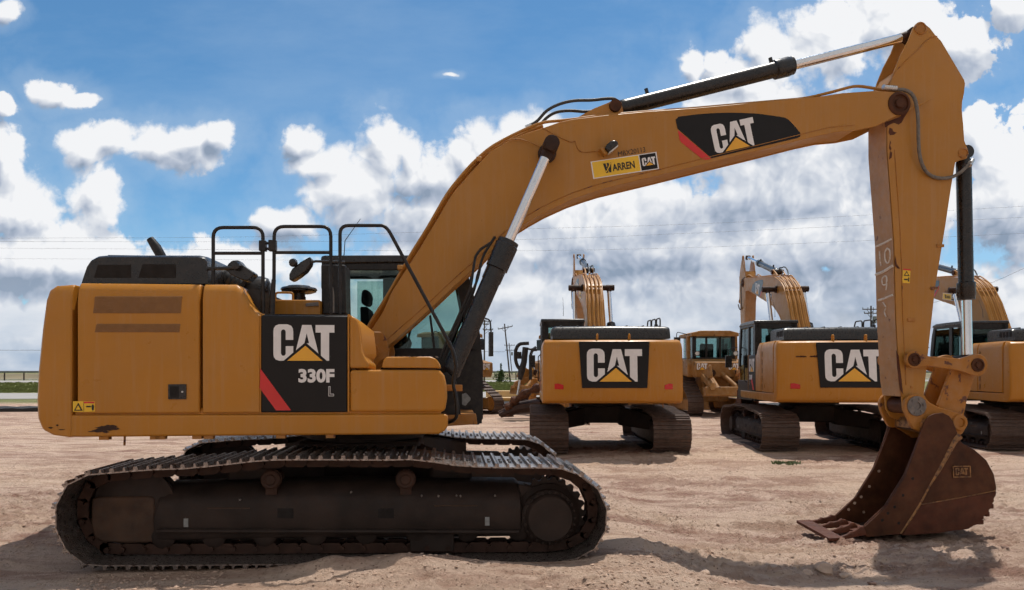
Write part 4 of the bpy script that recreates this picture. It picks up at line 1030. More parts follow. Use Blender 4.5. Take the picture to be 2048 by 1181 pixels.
        # rock guard
        for pxa, pxb in ((820, 908),):
            q = PL([(pxa, 1066), (pxb, 1066), (pxb, 1104), (pxa, 1104)], 6.3); ya, yb = span(yo-s*.02, yo-s*.05); MB().prism(q, ya, yb).build('track_guide', 'undercarriage', tr, bevel=.01)

def excavator(label, individual):
    root = empty('excavator', label, 'excavator', (XC, YC, 0))
    build_body(root); build_rails(root); build_cab(root); build_boom(root); build_cylinders(root); build_stick(root); build_bucket(root); build_tracks(root, individual)
    return root
def copy_tree(o, parent=None, skip=()):
    c = o.copy(); C.objects.link(c); c.parent = parent
    if parent is not None: c.matrix_parent_inverse = o.matrix_parent_inverse.copy()
    for ch in list(o.children):
        if ch.name.split('.')[0] not in skip: copy_tree(ch, c, skip)
    return c
# ------------------------------------------------------------------ the ground
GZ = -.09
def sst(a, b, x): t = np.clip((x-a)/(b-a), 0, 1); return t*t*(3-2*t)
def vnoise(x, y, seed):
    xi = np.floor(x).astype(np.int64); yi = np.floor(y).astype(np.int64); fx = x-xi; fy = y-yi
    def h(a, b):
        n = (a*374761393+b*668265263+seed*974634777) & 0xffffffff
        n = ((n ^ (n >> 13))*1274126177) & 0xffffffff
        return ((n ^ (n >> 16)) & 0xffff)/65535.-.5
    u = fx*fx*(3-2*fx); v = fy*fy*(3-2*fy)
    return (h(xi, yi)*(1-u)+h(xi+1, yi)*u)*(1-v)+(h(xi, yi+1)*(1-u)+h(xi+1, yi+1)*u)*v
def ground_z(x, y, detail=True):
    x = np.asarray(x, float); y = np.asarray(y, float)
    near = -.235*sst(1.3, 3.2, x)*(1-sst(9.5, 12.5, y))+GZ*sst(9.5, 12.5, y)
    z = near.copy()
    amp = 1-sst(14, 30, y)
    z += amp*.05*vnoise(x*.5, y*.7, 1)+amp*.035*vnoise(x*1.3+3, y*2.2, 2)
    if detail:
        z += amp*(.022*vnoise(x*3.1+y*.8, y*6.5-x*.5, 3)+.020*vnoise(x*6+y*2, y*13-x*1.5, 4)+.017*vnoise(x*12, y*22, 5)+.012*vnoise(x*29, y*38, 6))
        # wheel and track marks running roughly along x
        rut = np.sin((y+.12*x+.25*np.sin(x*.35))*5.2); cl_ = vnoise(x*9+y*2.5, y*15-x*1.2, 13); c2 = vnoise(x*23+y*4, y*30, 14); msk = sst(-.12, .22, vnoise(x*.55+7, y*1.1, 41)); z += amp*msk*(.13*np.clip(cl_-.12, 0, 1)+.11*np.clip(c2-.16, 0, 1)+.05*np.clip(vnoise(x*41, y*47, 15)-.1, 0, 1)); z += amp*.02*np.clip(c2-.3, 0, 1); z -= amp*.028*np.clip(rut-.55, 0, 1)*sst(7.4, 8.2, y)
        cle = np.sin(x*16.5+y*3)*np.exp(-((y-6.35+.03*x)/.20)**2)*sst(1.7, 2.1, x)*(1-sst(4.4, 4.9, x)); z += .012*cle
    # flat where the tracks stand, and the loose soil heaped against the near track
    trk = np.exp(-np.clip(np.abs(y-7.70)-1.9, 0, 9)**2/.05)*np.exp(-np.clip(np.abs(x+.93)-2.5, 0, 9)**2/.1)
    z = z*(1-trk)+(-.030)*trk
    def mound(cx, cy, sx, sy, h): return h*np.exp(-((x-cx)/sx)**2-((y-cy)/sy)**2)
    z += (mound(-.72, 5.86, .72, .20, .135)+mound(-.15, 5.72, .45, .22, .07)+mound(.55, 5.78, .6, .16, .05)+mound(1.55, 5.92, .35, .22, .07))*(1 if not detail else (1+.5*vnoise(x*5, y*9, 9)))
    z += mound(2.6, 6.55, 1.0, .10, .035)+mound(1.75, 6.5, .35, .3, .05)
    z -= .075*np.exp(-np.clip(np.abs(x-4.75)-1.2, 0, 9)**2/.12-np.clip(np.abs(y-7.66)-.42, 0, 9)**2/.02)
    return z
def axis(a, b, fine, far, ratio, lo, hi):
    pts = list(np.arange(a, b, fine)); st = fine; x = b
    while x < hi: pts.append(x); st = min(st*ratio, far); x += st
    pts.append(hi); st = fine; x = a-fine
    left = []
    while x > lo: left.append(x); st = min(st*ratio, far); x -= st
    left.append(lo); return np.array(left[::-1]+pts)
xs = axis(-5.6, 8.2, .030, 400, 1.10, -3500, 3500); ys = axis(4.4, 9.6, .026, 400, 1.035, -60, 6000)
XX, YY = np.meshgrid(xs, ys); ZZ = ground_z(XX, YY)
nx, ny = len(xs), len(ys)
me = bpy.data.meshes.new('ground'); me.vertices.add(nx*ny)
me.vertices.foreach_set('co', np.stack([XX, YY, ZZ], -1).astype(np.float32).ravel())
ii = (np.arange(ny-1)[:, None]*nx+np.arange(nx-1)[None, :]).ravel(); q = np.stack([ii, ii+1, ii+1+nx, ii+nx], -1).astype(np.int32)
me.loops.add(q.size); me.loops.foreach_set('vertex_index', q.ravel()); me.polygons.add(len(q)); me.polygons.foreach_set('loop_start', np.arange(len(q), dtype=np.int32)*4)
me.update(calc_edges=True); me.validate(); me.polygons.foreach_set('use_smooth', [True]*len(me.polygons))
def dirt(name, soil=True):
    m, nt, out = nodes(name); v = coord(nt); p = N(nt, 'ShaderNodeBsdfPrincipled'); p.inputs['Roughness'].default_value = .95; p.inputs['Specular IOR Level'].default_value = .15
    vs = coord(nt, (.35, 1.0, 1.)); vr = N(nt, 'ShaderNodeMapping'); vr.inputs['Rotation'].default_value = (0, 0, .12); lk(nt, vs, vr.inputs[0]); vs = vr.outputs[0]
    big = noise(nt, vs, .55, 6, .6, .3); mid = noise(nt, vs, 2.6, 8, .68, .4); fine = noise(nt, v, 14, 9, .72); gr = noise(nt, v, 60, 6, .75); vst = coord(nt, (.12, 1.6, 1.)); stk = noise(nt, vst, 1.5, 7, .6, .5)
    pale = (.60, .435, .345); red = (.33, .195, .148); grey = (.66, .49, .36)
    col = mix(nt, ramp(nt, mid, [(.43, 0.), (.55, 1.)]), pale, red)
    col = mix(nt, ramp(nt, big, [(.42, 0.), (.68, .8)]), col, grey)
    col = mix(nt, ramp(nt, fine, [(.50, 0.), (.72, .75)]), col, (.24, .135, .085))
    col = mix(nt, ramp(nt, gr, [(.55, 0.), (.75, .6)]), col, (.60, .48, .38))
    col = mix(nt, ramp(nt, stk, [(.48, 0.), (.60, .65)]), col, (.62, .465, .36))
    vo = N(nt, 'ShaderNodeTexVoronoi'); vo.inputs['Scale'].default_value = 32; vo.inputs['Randomness'].default_value = 1; lk(nt, v, vo.inputs['Vector'])
    sepc = N(nt, 'ShaderNodeSeparateColor'); lk(nt, vo.outputs['Color'], sepc.inputs[0])
    peb = N(nt, 'ShaderNodeMath', op='MULTIPLY'); lk(nt, ramp(nt, vo.outputs['Distance'], [(.18, 1.), (.30, 0.)]), peb.inputs[0]); lk(nt, ramp(nt, sepc.outputs[0], [(.60, 0.), (.64, 1.)]), peb.inputs[1])
    col = mix(nt, peb.outputs[0], col, (.30, .20, .15))
    # far country: beyond the yard the earth gives way to dry grass
    sep = N(nt, 'ShaderNodeSeparateXYZ'); lk(nt, v, sep.inputs[0])
    wob = N(nt, 'ShaderNodeMath', op='MULTIPLY_ADD'); wob.inputs[1].default_value = 3; lk(nt, mid, wob.inputs[0]); lk(nt, sep.outputs[1], wob.inputs[2])
    fy = N(nt, 'ShaderNodeMapRange'); fy.inputs['From Min'].default_value = 41; fy.inputs['From Max'].default_value = 44; lk(nt, wob.outputs[0], fy.inputs[0])
    n2 = noise(nt, v, .8, 8, .7); gcol = mix(nt, ramp(nt, n2, [(.35, 0.), (.65, 1.)]), (.15, .175, .065), (.24, .22, .11))
    col = mix(nt, fy.outputs[0], col, gcol)
    lk(nt, col, p.inputs['Base Color'])
    a = N(nt, 'ShaderNodeMath', op='MULTIPLY_ADD'); a.inputs[1].default_value = .45; lk(nt, gr, a.inputs[0]); lk(nt, fine, a.inputs[2])
    b_ = N(nt, 'ShaderNodeMath', op='MULTIPLY_ADD'); b_.inputs[1].default_value = .25; lk(nt, peb.outputs[0], b_.inputs[0]); lk(nt, a.outputs[0], b_.inputs[2])
    lk(nt, bump(nt, b_.outputs[0], 1., .05), p.inputs['Normal']); lk(nt, p.outputs[0], out.inputs[0]); MAT[name] = m
dirt('dirt')
me.materials.append(MAT['dirt'])
go = bpy.data.objects.new('ground', me); C.objects.link(go); tag(go, 'pinkish tan dirt yard with ruts and loose gravel', kind='structure')
def gz(x, y): return float(ground_z(np.array([x]), np.array([y]))[0])

# loose pebbles
rnd = np.random.default_rng(5); pv = []; pf = []
ico_v = np.array([(0, 0, 1), (.9, 0, .3), (.3, .85, .3), (-.7, .5, .3), (-.7, -.5, .3), (.3, -.85, .3), (0, 0, -.6)]); ico_f = [(0, 1, 2), (0, 2, 3), (0, 3, 4), (0, 4, 5), (0, 5, 1), (6, 2, 1), (6, 3, 2), (6, 4, 3), (6, 5, 4), (6, 1, 5)]
cnt = 42000; Yp = 4.6+(rnd.random(cnt)**1.5)*9.5; Xp = -Yp*.72+rnd.random(cnt)*Yp*1.62-.3
keep = ~((np.abs(Yp-7.7) < 1.75) & (np.abs(Xp+.93) < 2.4)); clus = vnoise(Xp*1.4, Yp*2.4, 21); keep &= (clus+rnd.random(cnt)*.35 > .22)
Xp = Xp[keep]; Yp = Yp[keep]; Zp = ground_z(Xp, Yp); Sp = .004+.020*rnd.random(len(Xp))**3.2
for x, y, z, s_ in zip(Xp, Yp, Zp, Sp):
    b = len(pv); an = rnd.random()*6.28; c_, d_ = math.cos(an), math.sin(an); k = rnd.uniform(.6, 1.6); j = rnd.uniform(.75, 1.25, (7, 3))
    for q_ in ico_v*j: pv.append((x+(q_[0]*c_*k-q_[1]*d_)*s_, y+(q_[0]*d_*k+q_[1]*c_)*s_, z+q_[2]*s_*.6))
    pf += [[b+i for i in f] for f in ico_f]
g = MB(); g.v = pv; g.f = pf; g.m = [0]*len(pf)
go2 = g.build('gravel', 'clod', None, smooth=10, recalc=False); tag(go2, 'loose pebbles scattered over the dirt', kind='stuff')

# bigger stones one can count
def rock(x, y, r, seed, label, mat='stone', flat=.5, kx=1.3):
    rr = random.Random(seed); bm = bmesh.new(); bmesh.ops.create_icosphere(bm, subdivisions=2, radius=1)
    pl = [(Vector((rr.uniform(-1, 1), rr.uniform(-1, 1), rr.uniform(-.6, 1))).normalized(), rr.uniform(.55, .85)) for _ in range(9)]
    for v_ in bm.verts:
        for n_, d in pl:
            k = v_.co.dot(n_)
            if k > d: v_.co -= n_*(k-d)
        v_.co = Vector((v_.co.x*r*kx, v_.co.y*r, v_.co.z*r*flat))
    me = bpy.data.meshes.new('rock'); bm.to_mesh(me); bm.free(); me.materials.append(MAT[mat])
    o = bpy.data.objects.new('rock', me); C.objects.link(o); o.location = (x, y, gz(x, y)+r*flat*.3); o.rotation_euler = (rr.uniform(-.15, .15), rr.uniform(-.15, .15), rr.uniform(0, 6)); tag(o, label, 'rock', 'stones lying on the dirt'); return o
def G(px, py, z0=-.2):
    t = (H-z0)*F/(py-HZ); u = (px-1024)/F; return t*(sn+u*cs), t*(cs-u*sn)
rk = [(1648, 1139, .085, 'largest pale flat stone in front of the bucket shadow', 'stone'), (1616, 1141, .055, 'pale stone just left of the largest flat stone', 'stone'), (1690, 1146, .06, 'angular pale stone right of the largest flat stone', 'stone'),
      (1592, 1128, .03, 'small stone at the edge of the boom shadow, left of the pale flat stones', 'stone'), (1412, 1166, .05, 'flat stone near the bottom edge, left of the group of pale stones', 'stone'), (1744, 1164, .035, 'dark little stone near the bottom edge below the bucket', 'stone_dark'),
      (1850, 1112, .03, 'small dark stone in the bucket shadow', 'stone_dark'), (780, 1160, .035, 'small stone near the bottom edge, in front of the heaped soil', 'stone'), (1236, 1162, .04, 'stone lying in front of the track near the bottom edge', 'stone'),
      (2010, 1100, .035, 'stone at the far right edge beside the bucket shadow', 'stone_dark')]
for k, (px, py, r_, lb, mt) in enumerate(rk):
    x, y = G(px, py, -.2 if px > 1300 else 0); rock(x, y, r_, 30+k, lb, mt, .6 if k else .75)
# a weed
x, y = G(1574, 931, -.1); rr = random.Random(2); w = MB()
for k in range(150):
    a = rr.uniform(0, 6.28); d = rr.random()**.6*.22; l = rr.uniform(.03, .08); bx, by = x+d*math.cos(a)*1.3, y+d*math.sin(a)*.8; z = gz(bx, by)-.01
    t = rr.uniform(0, 6.28); wd = .012; dx, dy = math.cos(t)*wd, math.sin(t)*wd; lx, ly = rr.uniform(-.06, .06), rr.uniform(-.05, .05)
    b = len(w.v); w.v += [(bx-dx, by-dy, z), (bx+dx, by+dy, z), (bx+dx+lx*.6, by+dy+ly*.6, z+l*.7), (bx+lx, by+ly, z+l), (bx-dx+lx*.6, by-dy+ly*.6, z+l*.7)]; w._f([b, b+1, b+2, b+3, b+4])
tag(w.build('weed', 'weed', None, recalc=False), 'low green weed growing alone in the dirt left of the bucket', 'plant')

# ------------------------------------------------------------------ roads, verge, rail, berm
def strip(name, mat, y0, y1, z, label, x0=-900, x1=1500, h=None):
    m = MB().box(x0, x1, y0, y1, z-.25, z); o = m.build(name, mat); tag(o, label, kind='structure'); return o
strip('frontage_road', 'road_pale', 47, 60, GZ+.03, 'pale frontage road beyond the yard')
strip('highway', 'road_pale', 122, 150, GZ+.05, 'pale highway behind the grass verge')
strip('far_lane', 'road_pale', 172, 180, GZ+.09, 'far pale carriageway under the guard rail')
tb = MB(); rr = random.Random(8); x = -45.
prof = []
while x < 16:
    h = .17+.03*rr.random()+(.12 if rr.random() < .22 else 0); prof += [(x, h), (x+.5, h+.03), (x+1.0, h)]; x += 1.05
rs = [[(x, 32.0, GZ-.1), (x, 32.0, GZ+h*.8), (x, 32.35, GZ+h), (x, 33.3, GZ+h), (x, 33.7, GZ-.1)] for x, h in prof]
tag(tb.rings(rs).build('edging', 'tyre_black', None, smooth=60), 'long low black edging of old tyres along the far side of the yard', 'edging')
# verge grass: tufts one cannot count
g = MB(); rr = random.Random(12)
for k in range(14000):
    y = 62+rr.random()**1.4*58; x = rr.uniform(-1.0, .35)*y; h = rr.uniform(.08, .26); wd = rr.uniform(.08, .3); z = GZ-.02
    b = len(g.v); g.v += [(x-wd, y, z), (x+wd, y, z), (x+wd*.6+rr.uniform(-.1, .1), y+rr.uniform(-.1, .1), z+h), (x-wd*.5, y, z+h*rr.uniform(.6, 1))]; g._f([b, b+1, b+2, b+3])
tag(g.build('grass', 'verge', None, recalc=False), 'green roadside grass between the two roads', kind='stuff')
# embankment and guard rail
em = MB().rings([[(x, 118, GZ-.3), (x, 182, GZ-.3), (x, 190, GZ+1.0), (x, 400, GZ+1.0), (x, 400, GZ-.3)] for x in (-900, 1500)]); surf('dry_grass', (.19, .155, .085), .95, var=.3, vscale=.12)
tag(em.build('embankment', 'dry_grass'), 'dry far embankment', kind='structure')
gr = empty('guard_rail', 'long dark steel guard rail along the highway on the horizon', 'guard rail', (0, 150, GZ))
r_ = MB(); 
r_.rings([[(x, 4.0, 1.62), (x, 3.9, 1.75), (x, 4.0, 1.84), (x, 3.9, 1.93), (x, 4.0, 2.06), (x, 4.1, 2.06), (x, 4.1, 1.62)] for x in (-200, 320)]); r_.build('rail', 'galvanised', gr)
for k in range(72):
    x = -110+3.9*k; p = MB().box(x, x+.22, 4.12, 4.3, -.05, 2.0).build('post', 'wood_pole', gr)
# bush far behind, beside the poles
def bush(cx, cy, w, h, label, n=900, seed=1):
    rr = random.Random(seed); o = empty('bush', label, 'bush', (cx, cy, GZ)); m = MB()
    for k in range(n):
        a = rr.uniform(0, 6.28); r = rr.random()**.5; zz = rr.random()**.8; env = (math.sin(min(1, zz*1.25+.15)*math.pi)**.5)*(.75+.3*math.sin(a*3+seed)+.2*math.sin(a*7))
        x, y, z = math.cos(a)*r*env*w/2, math.sin(a)*r*env*w/3, zz*h*(.8+.25*math.sin(a*2+1)); s = rr.uniform(.08, .2)*h/2.2
        b = len(m.v); d1 = Vector((rr.uniform(-1, 1), rr.uniform(-1, 1), rr.uniform(-1, 1))).normalized()*s; d2 = d1.cross(Vector((rr.uniform(-1, 1), rr.uniform(-1, 1), rr.uniform(-1, 1))).normalized()); p = Vector((x, y, z))
        m.v += [tuple(p-d1), tuple(p+d2*.5), tuple(p+d1), tuple(p-d2*.5)]; m._f([b, b+1, b+2, b+3])
    m.build('foliage', 'leaf', o, recalc=False); t = MB()
    for k in range(5): t.tube([(0, 0, -.1), (rr.uniform(-.2, .2)*w, rr.uniform(-.1, .1)*w, h*.6)], [.06, .02], 6)
    t.build('stem', 'bark', o); return o
x, y = CW(1002, 120); bush(x, y, 3.2, 3.1, 'green bush behind the guard rail left of the leaning poles', seed=3)
x, y = CW(1052, 150); bush(x, y, 2.5, 2.6, 'small green bush behind the guard rail right of the leaning poles', 500, seed=5)

# ------------------------------------------------------------------ poles and wires
def pole(px_top, py_top, px_base, t, arms, label, r=.15, extra=None):
    zt = H+(HZ-py_top)/F*t; xt, yt = CW(px_top, t); xb, yb = CW(px_base, t)
    o = empty('utility_pole', label, 'utility pole', (xb, yb, GZ), group=None); m = MB(); T = Vector((xt-xb, yt-yb, zt-GZ)); m.tube([(0, 0, -.3), T], [r, r*.7], 10); m.build('pole', 'wood_pole', o)
    for (a, b, py, tilt) in arms:
        z = H+(HZ-py)/F*t-GZ; c = T*(z/T.z); xa, ya = CW(px_top+a, t); x2, y2 = CW(px_top+b, t); A = Vector((xa-xt, ya-yt, -tilt)); B_ = Vector((x2-xt, y2-yt, tilt)); m = MB(); m.tube([c+A, c+B_], .075, 6)
        m.build('crossarm', 'wood_pole', o); m = MB()
        for f in (.02, .35, .7, .98): p = c+A.lerp(B_, f); m.cyl(p, p+Vector((0, 0, .28)), .06, 6)
        m.build('insulator', 'galvanised', o)
        m = MB(); m.tube([c+A.lerp(B_, .25), c-Vector((0, 0, .7))], .035, 5); m.tube([c+A.lerp(B_, .75), c-Vector((0, 0, .7))], .035, 5); m.build('brace', 'wood_pole', o)
    if extra:
        z = H+(HZ-extra)/F*t-GZ; c = T*(z/T.z); MB().cyl(c+Vector((.55, 0, -.5)), c+Vector((.55, 0, .5)), .28, 14).build('transformer', 'galvanised', o)
    return o
pole(1009, 648, 1021, 120, [(-14, 15, 656, .25)], 'tallest leaning wooden power pole left of the nearest parked excavator')
pole(1018, 686, 1025, 200, [(-10, 11, 691, 0), (-9, 9, 701, 0)], 'shorter distant power pole just right of the leaning pole', extra=708)
pole(969, 640, 968.5, 115, [(-3, 17, 660, 0), (-3, 14, 643, 0), (-3, 9, 649, 0)], 'upright power pole with stacked crossarms partly behind the big boom cylinder')
pole(1742, 612, 1742, 100, [(-17, 14, 619, 0), (-14, 12, 627, 0)], 'power pole above the engine hood of the middle parked excavator', extra=640)
def wire(pts, t, label, r=.007):
    P_ = []
    for px, py in pts: x, y = CW(px, t); P_.append((x, y, H+(HZ-py)/F*t))
    m = MB().tube(catmull(P_, 10), r, 5, cap=False); o = m.build('power_line', 'wire', None, smooth=60); tag(o, label, 'power line'); return o
wire([(-200, 481), (0, 477), (500, 474), (1024, 459), (1400, 448), (1745, 430), (2048, 413), (2250, 402)], 55, 'uppermost of the thin power lines crossing the sky')
wire([(-200, 486), (0, 483.5), (500, 484), (1024, 480), (1400, 466), (1745, 450), (2048, 435), (2250, 424)], 56, 'second highest of the thin power lines crossing the sky')
wire([(-200, 499), (0, 497), (500, 500), (1024, 502), (1400, 495), (1745, 481), (2048, 467), (2250, 458)], 58, 'third highest of the thin power lines, below the close upper pair')
wire([(-200, 519), (0, 518), (500, 520), (1000, 526)], 60, 'lowest of the four power lines left of the boom')
wire([(-200, 701), (80, 701), (500, 702), (1010, 704)], 116, 'low power line near the horizon running to the leaning pole', .03)
wire([(1742, 628), (1900, 597), (2048, 537), (2150, 480)], 90, 'slanting power line rising to the right edge from the pole', .02)

# ------------------------------------------------------------------ bulldozers (x forward)
def bulldozer(label):
    o = empty('bulldozer', label, 'bulldozer'); Yy, Yw = 'yellow_old', 'yellow_old'
    MB().prism([(.5, 1.2), (2.7, 1.15), (2.75, 1.9), (2.6, 2.05), (.5, 2.2)], -.5, .5).build('engine_hood', Yw, o, bevel=.03)
    MB().box(-1.2, 1.0, -.55, .55, .55, 1.7).build('frame', Yy, o, bevel=.04)
    f = MB()
    for s in (-1, 1):
        f.prism([(-1.35, 1.55), (.9, 1.75), (.9, 2.2), (.2, 2.28), (-1.1, 2.28), (-1.35, 2.1)], min(s*.5, s*1.18), max(s*.5, s*1.18))
    f.build('fender', Yw, o, bevel=.04)
    m = MB().rings([[(-1.05, y, z) for y, z in ((-1.0, 1.55), (1.0, 1.55), (1.05, 1.8), (1.05, 2.3), (-1.05, 2.3), (-1.05, 1.8))], [(-1.75, y, z) for y, z in ((-.9, 1.55), (.9, 1.55), (1.0, 1.8), (.98, 2.15), (-.98, 2.15), (-1.0, 1.8))]])
    tk = m.build('fuel_tank', Yw, o, bevel=.03)
    for yy in (.93, -.35): logo('logo', FR((-1.765, yy, 1.85), (0, -.42, 0), (.0, 0, .26), (-1, 0, 0)), tk)
    MB().cyl((-1.78, .35, 1.72), (-1.9, .35, 1.72), .14, 20).build('filler_cap', 'rust_dark', tk)
    # cab: yellow frame, teal glass
    c = MB(); x0, x1, w = -.95, .65, .80
    for (x, y) in ((x0, -w), (x0, w), (x1, -w*.9), (x1, w*.9)): c.box(x-.06, x+.06, y-.07, y+.07, 2.2, 3.22)
    for y in (-.28, .3): c.box(x0-.04, x0+.03, y-.04, y+.04, 2.2, 3.2)
    c.box(x0-.06, x1+.06, -w-.05, w+.05, 2.1, 2.36); cab = c.build('cab', 'black_metal', o, bevel=.01)
    MB().box(x0, x0+.012, -w+.05, w-.05, 2.35, 3.2).build('rear_window', 'cab_glass', cab)
    g = MB(); g.box(x0+.05, x1-.05, -w-.01, -w, 2.35, 3.2); g.box(x0+.05, x1-.05, w, w+.01, 2.35, 3.2); g.box(x1, x1+.01, -w+.1, w-.1, 2.35, 3.2); g.build('side_window', 'cab_glass', cab)
    MB().box(-.2, .15, -.25, .25, 2.3, 2.95).build('seat', 'seat_cloth', cab, bevel=.05)
    c = MB().rings([[(x, y, z) for y, z in ((-.98, 3.22), (-.96, 3.36), (-.6, 3.45), (.6, 3.45), (.96, 3.36), (.98, 3.22))] for x in (-1.2, .8)])
    c.build('roof', Yw, o, bevel=.03)
    c = MB()
    for y in (-.98, .98): c.prism([(-.85, 2.2), (-.65, 2.2), (-.55, 3.25), (-.78, 3.25)], y-.07, y+.07)
    c.build('roll_bar', Yw, o, bevel=.02)
    for y in (-.95, .62): 
        l = MB().box(-1.15, -1.0, y, y+.22, 2.42, 2.62).build('lamp', 'black_plastic', o, bevel=.01); MB().cyl((-1.16, y+.11, 2.52), (-1.15, y+.11, 2.52), .085, 16).build('lens', 'lens_clear', l)
    m = MB()
    for s in (-1, 1):
        m.tube(roundpath([(-.7, s*.95, 3.3), (-.72, s*1.45, 3.42), (-.72, s*1.5, 3.0)], .08), .018, 6); m.box(-.78, -.7, min(s*1.32, s*1.58), max(s*1.32, s*1.58), 2.72, 3.2)
    m.build('mirror', 'black_plastic', o, bevel=.01)
    # tracks on the high drive sprocket
    cs3 = [((-1.65, .43), .40), ((1.65, .43), .40), ((-.35, 1.28), .38)]
    pth = [((-1.65, .43), 115, 270), ((1.65, .43), 270, 395), ((-.35, 1.28), 35, 115)]
    for s in (-1, 1):
        tr = bpy.data.objects.new('track', None); C.objects.link(tr); tr.parent = o; P_ = []
        for (cc, a0, a1), (_, r) in zip(pth, cs3): P_ += [Vector((cc[0]+r*math.cos(R(a0+(a1-a0)*j/7)), 0, cc[1]+r*math.sin(R(a0+(a1-a0)*j/7)))) for j in range(8)]
        D = [0]
        for i in range(len(P_)): D.append(D[-1]+(P_[(i+1) % len(P_)]-P_[i]).length)
        n = int(D[-1]/.216); sh = MB(); lkk = MB()
        def at(q):
            q %= D[-1]; i = max(0, int(np.searchsorted(D, q, side='right'))-1); i = min(i, len(P_)-1); return P_[i].lerp(P_[(i+1) % len(P_)], (q-D[i])/(D[i+1]-D[i]))
        for k in range(n):
            a = at(D[-1]*k/n); b = at(D[-1]*(k+1)/n); t = (b-a).normalized(); nn = Vector((t.z, 0, -t.x)); c_ = (a+b)/2
            def T(x, y, z): return c_+t*x+nn*z+Vector((0, s*1.04+y, 0))
            sh.rings([[T(x, y, z) for x, z in ((-.108, 0), (-.108, .02), (-.03, .022), (-.02, .07), (.0, .07), (.01, .022), (.105, .02), (.105, 0))] for y in (-.31, .31)])
            lkk.rings([[T(x, y, z) for x, z in ((-.11, 0), (-.11, -.1), (.11, -.1), (.11, 0))] for y in (-.1, .1)])
        sh.build('shoes', 'shoe_far', tr); lkk.build('chain', 'rust_dark', tr)
        fm = MB().box(-1.6, 1.6, s*1.04-.16, s*1.04+.16, .2, .66); fm.build('track_frame', Yy, tr, bevel=.04)
        wh = MB()
        for (cc, r) in cs3: wh.lathe((cc[0], s*1.04-.14, cc[1]), (0, 1, 0), [(0, 0), (r-.12, 0), (r-.1, .02), (r-.1, .26), (r-.12, .28), (0, .28)], 24)
        wh.lathe((-.35, s*1.04, 1.28), (0, s, 0), [(.0, 0), (.24, 0), (.22, .34), (0, .36)], 24)
        wh.build('wheel', 'yellow_worn', tr)
    # ripper
    rp = MB()
    for s in (-1, 1): rp.prism([(-1.5, .9), (-1.5, 1.15), (-2.7, 1.25), (-2.75, .95)], s*.55-.1, s*.55+.1); rp.prism([(-1.5, 1.35), (-1.4, 1.6), (-2.5, 2.05), (-2.7, 1.55)], s*.62-.06, s*.62+.06)
    rp.prism([(-2.45, .80), (-2.5, 1.12), (-2.8, 1.2), (-2.9, .85)], -1.05, .9)
    rp.prism([(-1.5, 1.55), (-1.3, 1.9), (-2.75, 1.35), (-2.9, 1.05)], -.85, -.62)
    rp.prism([(-1.5, 1.55), (-1.3, 1.9), (-2.75, 1.35), (-2.9, 1.05)], .52, .75); rip = rp.build('ripper_frame', Yy, o, bevel=.03)
    rp = MB()
    for s in (-1, 1): rp.cyl((-1.6, s*.25+.2, 1.75), (-2.7, s*.45-.2, .9), .10, 14)
    rp.build('ripper_cylinder', Yy, o)
    MB().prism([(-2.6, 1.5), (-2.95, 1.5), (-3.1, .6), (-2.95, .2), (-2.7, .1), (-2.8, .6)], -.72, -.60).build('shank', 'yellow_worn', o, bevel=.01)
    # blade
    bl = MB(); a = [(2.95+.25*math.cos(R(q)), .75+.85*math.sin(R(q))) for q in range(-80, 81, 20)]
    a2 = [(x-.06, z) for x, z in a[::-1]]; bl.prism(a+a2, -1.9, 1.9); bl.build('blade', Yy, o)
    bl = MB()
    for s in (-1, 1): bl.box(-.2, 3.0, s*1.5-.1, s*1.5+.1, .4, .65)
    bl.build('push_arm', Yy, o, bevel=.02)
    MB().tube([(1.6, -.25, 2.0), (1.6, -.25, 2.9), (1.5, -.25, 3.0)], .07, 12).build('exhaust_pipe', 'black_metal', o)
    return o

def place(o, px, t, s, z=GZ, dt=0):
    """px column and distance of the machine's centre, heading slope s in the camera's ground frame"""
    cx = (px-1024)/F*t
    o.location = (cx*cs+t*sn, t*cs-cx*sn, z); hx = sn+s*cs; hy = cs-s*sn; o.rotation_euler = (0, 0, math.atan2(hy, hx))
# ------------------------------------------------------------------ the machines in their places
big = excavator('largest yellow excavator, seen side on in the foreground with its rusty bucket on the dirt', True)
def merged_tracks(root):
    for ch in list(root.children):
        if ch.name.startswith('track') and ch.type == 'EMPTY':
            for q in list(ch.children): bpy.data.objects.remove(q, do_unlink=True)
            bpy.data.objects.remove(ch, do_unlink=True)
SKIP = ('stub_none', 'exhaust_pipe', 'air_precleaner', 'rust_patch', 'chalk_marks', 'whip_base', 'track')
par = []
def parked(label, cx, t, s):
    o = copy_tree(big, None, SKIP); o['label'] = label; o['group'] = 'excavators parked in the row behind'; o['category'] = 'excavator'
    hx = sn+s*cs; hy = cs-s*sn; o.location = (cx*cs+t*sn, t*cs-cx*sn, GZ); o.rotation_euler = (0, 0, math.atan2(hy, hx)); par.append(o); return o
a = parked('yellow excavator seen squarely from behind, nearest the leaning power poles', 2.14, 16.75, .02)
build_tracks(a, False)
trk = [c for c in a.children if c.name.startswith('track') and c.type == 'EMPTY']
b = parked('yellow excavator parked behind the big stick, rear logo scratched and cab showing on its left', 7.40, 17.05, .11)
c = parked('yellow excavator at the right edge behind the bucket link, rear corner and grille showing', 12.65, 17.2, .15)
for m_ in (b, c):
    for tt in trk: copy_tree(tt, m_)

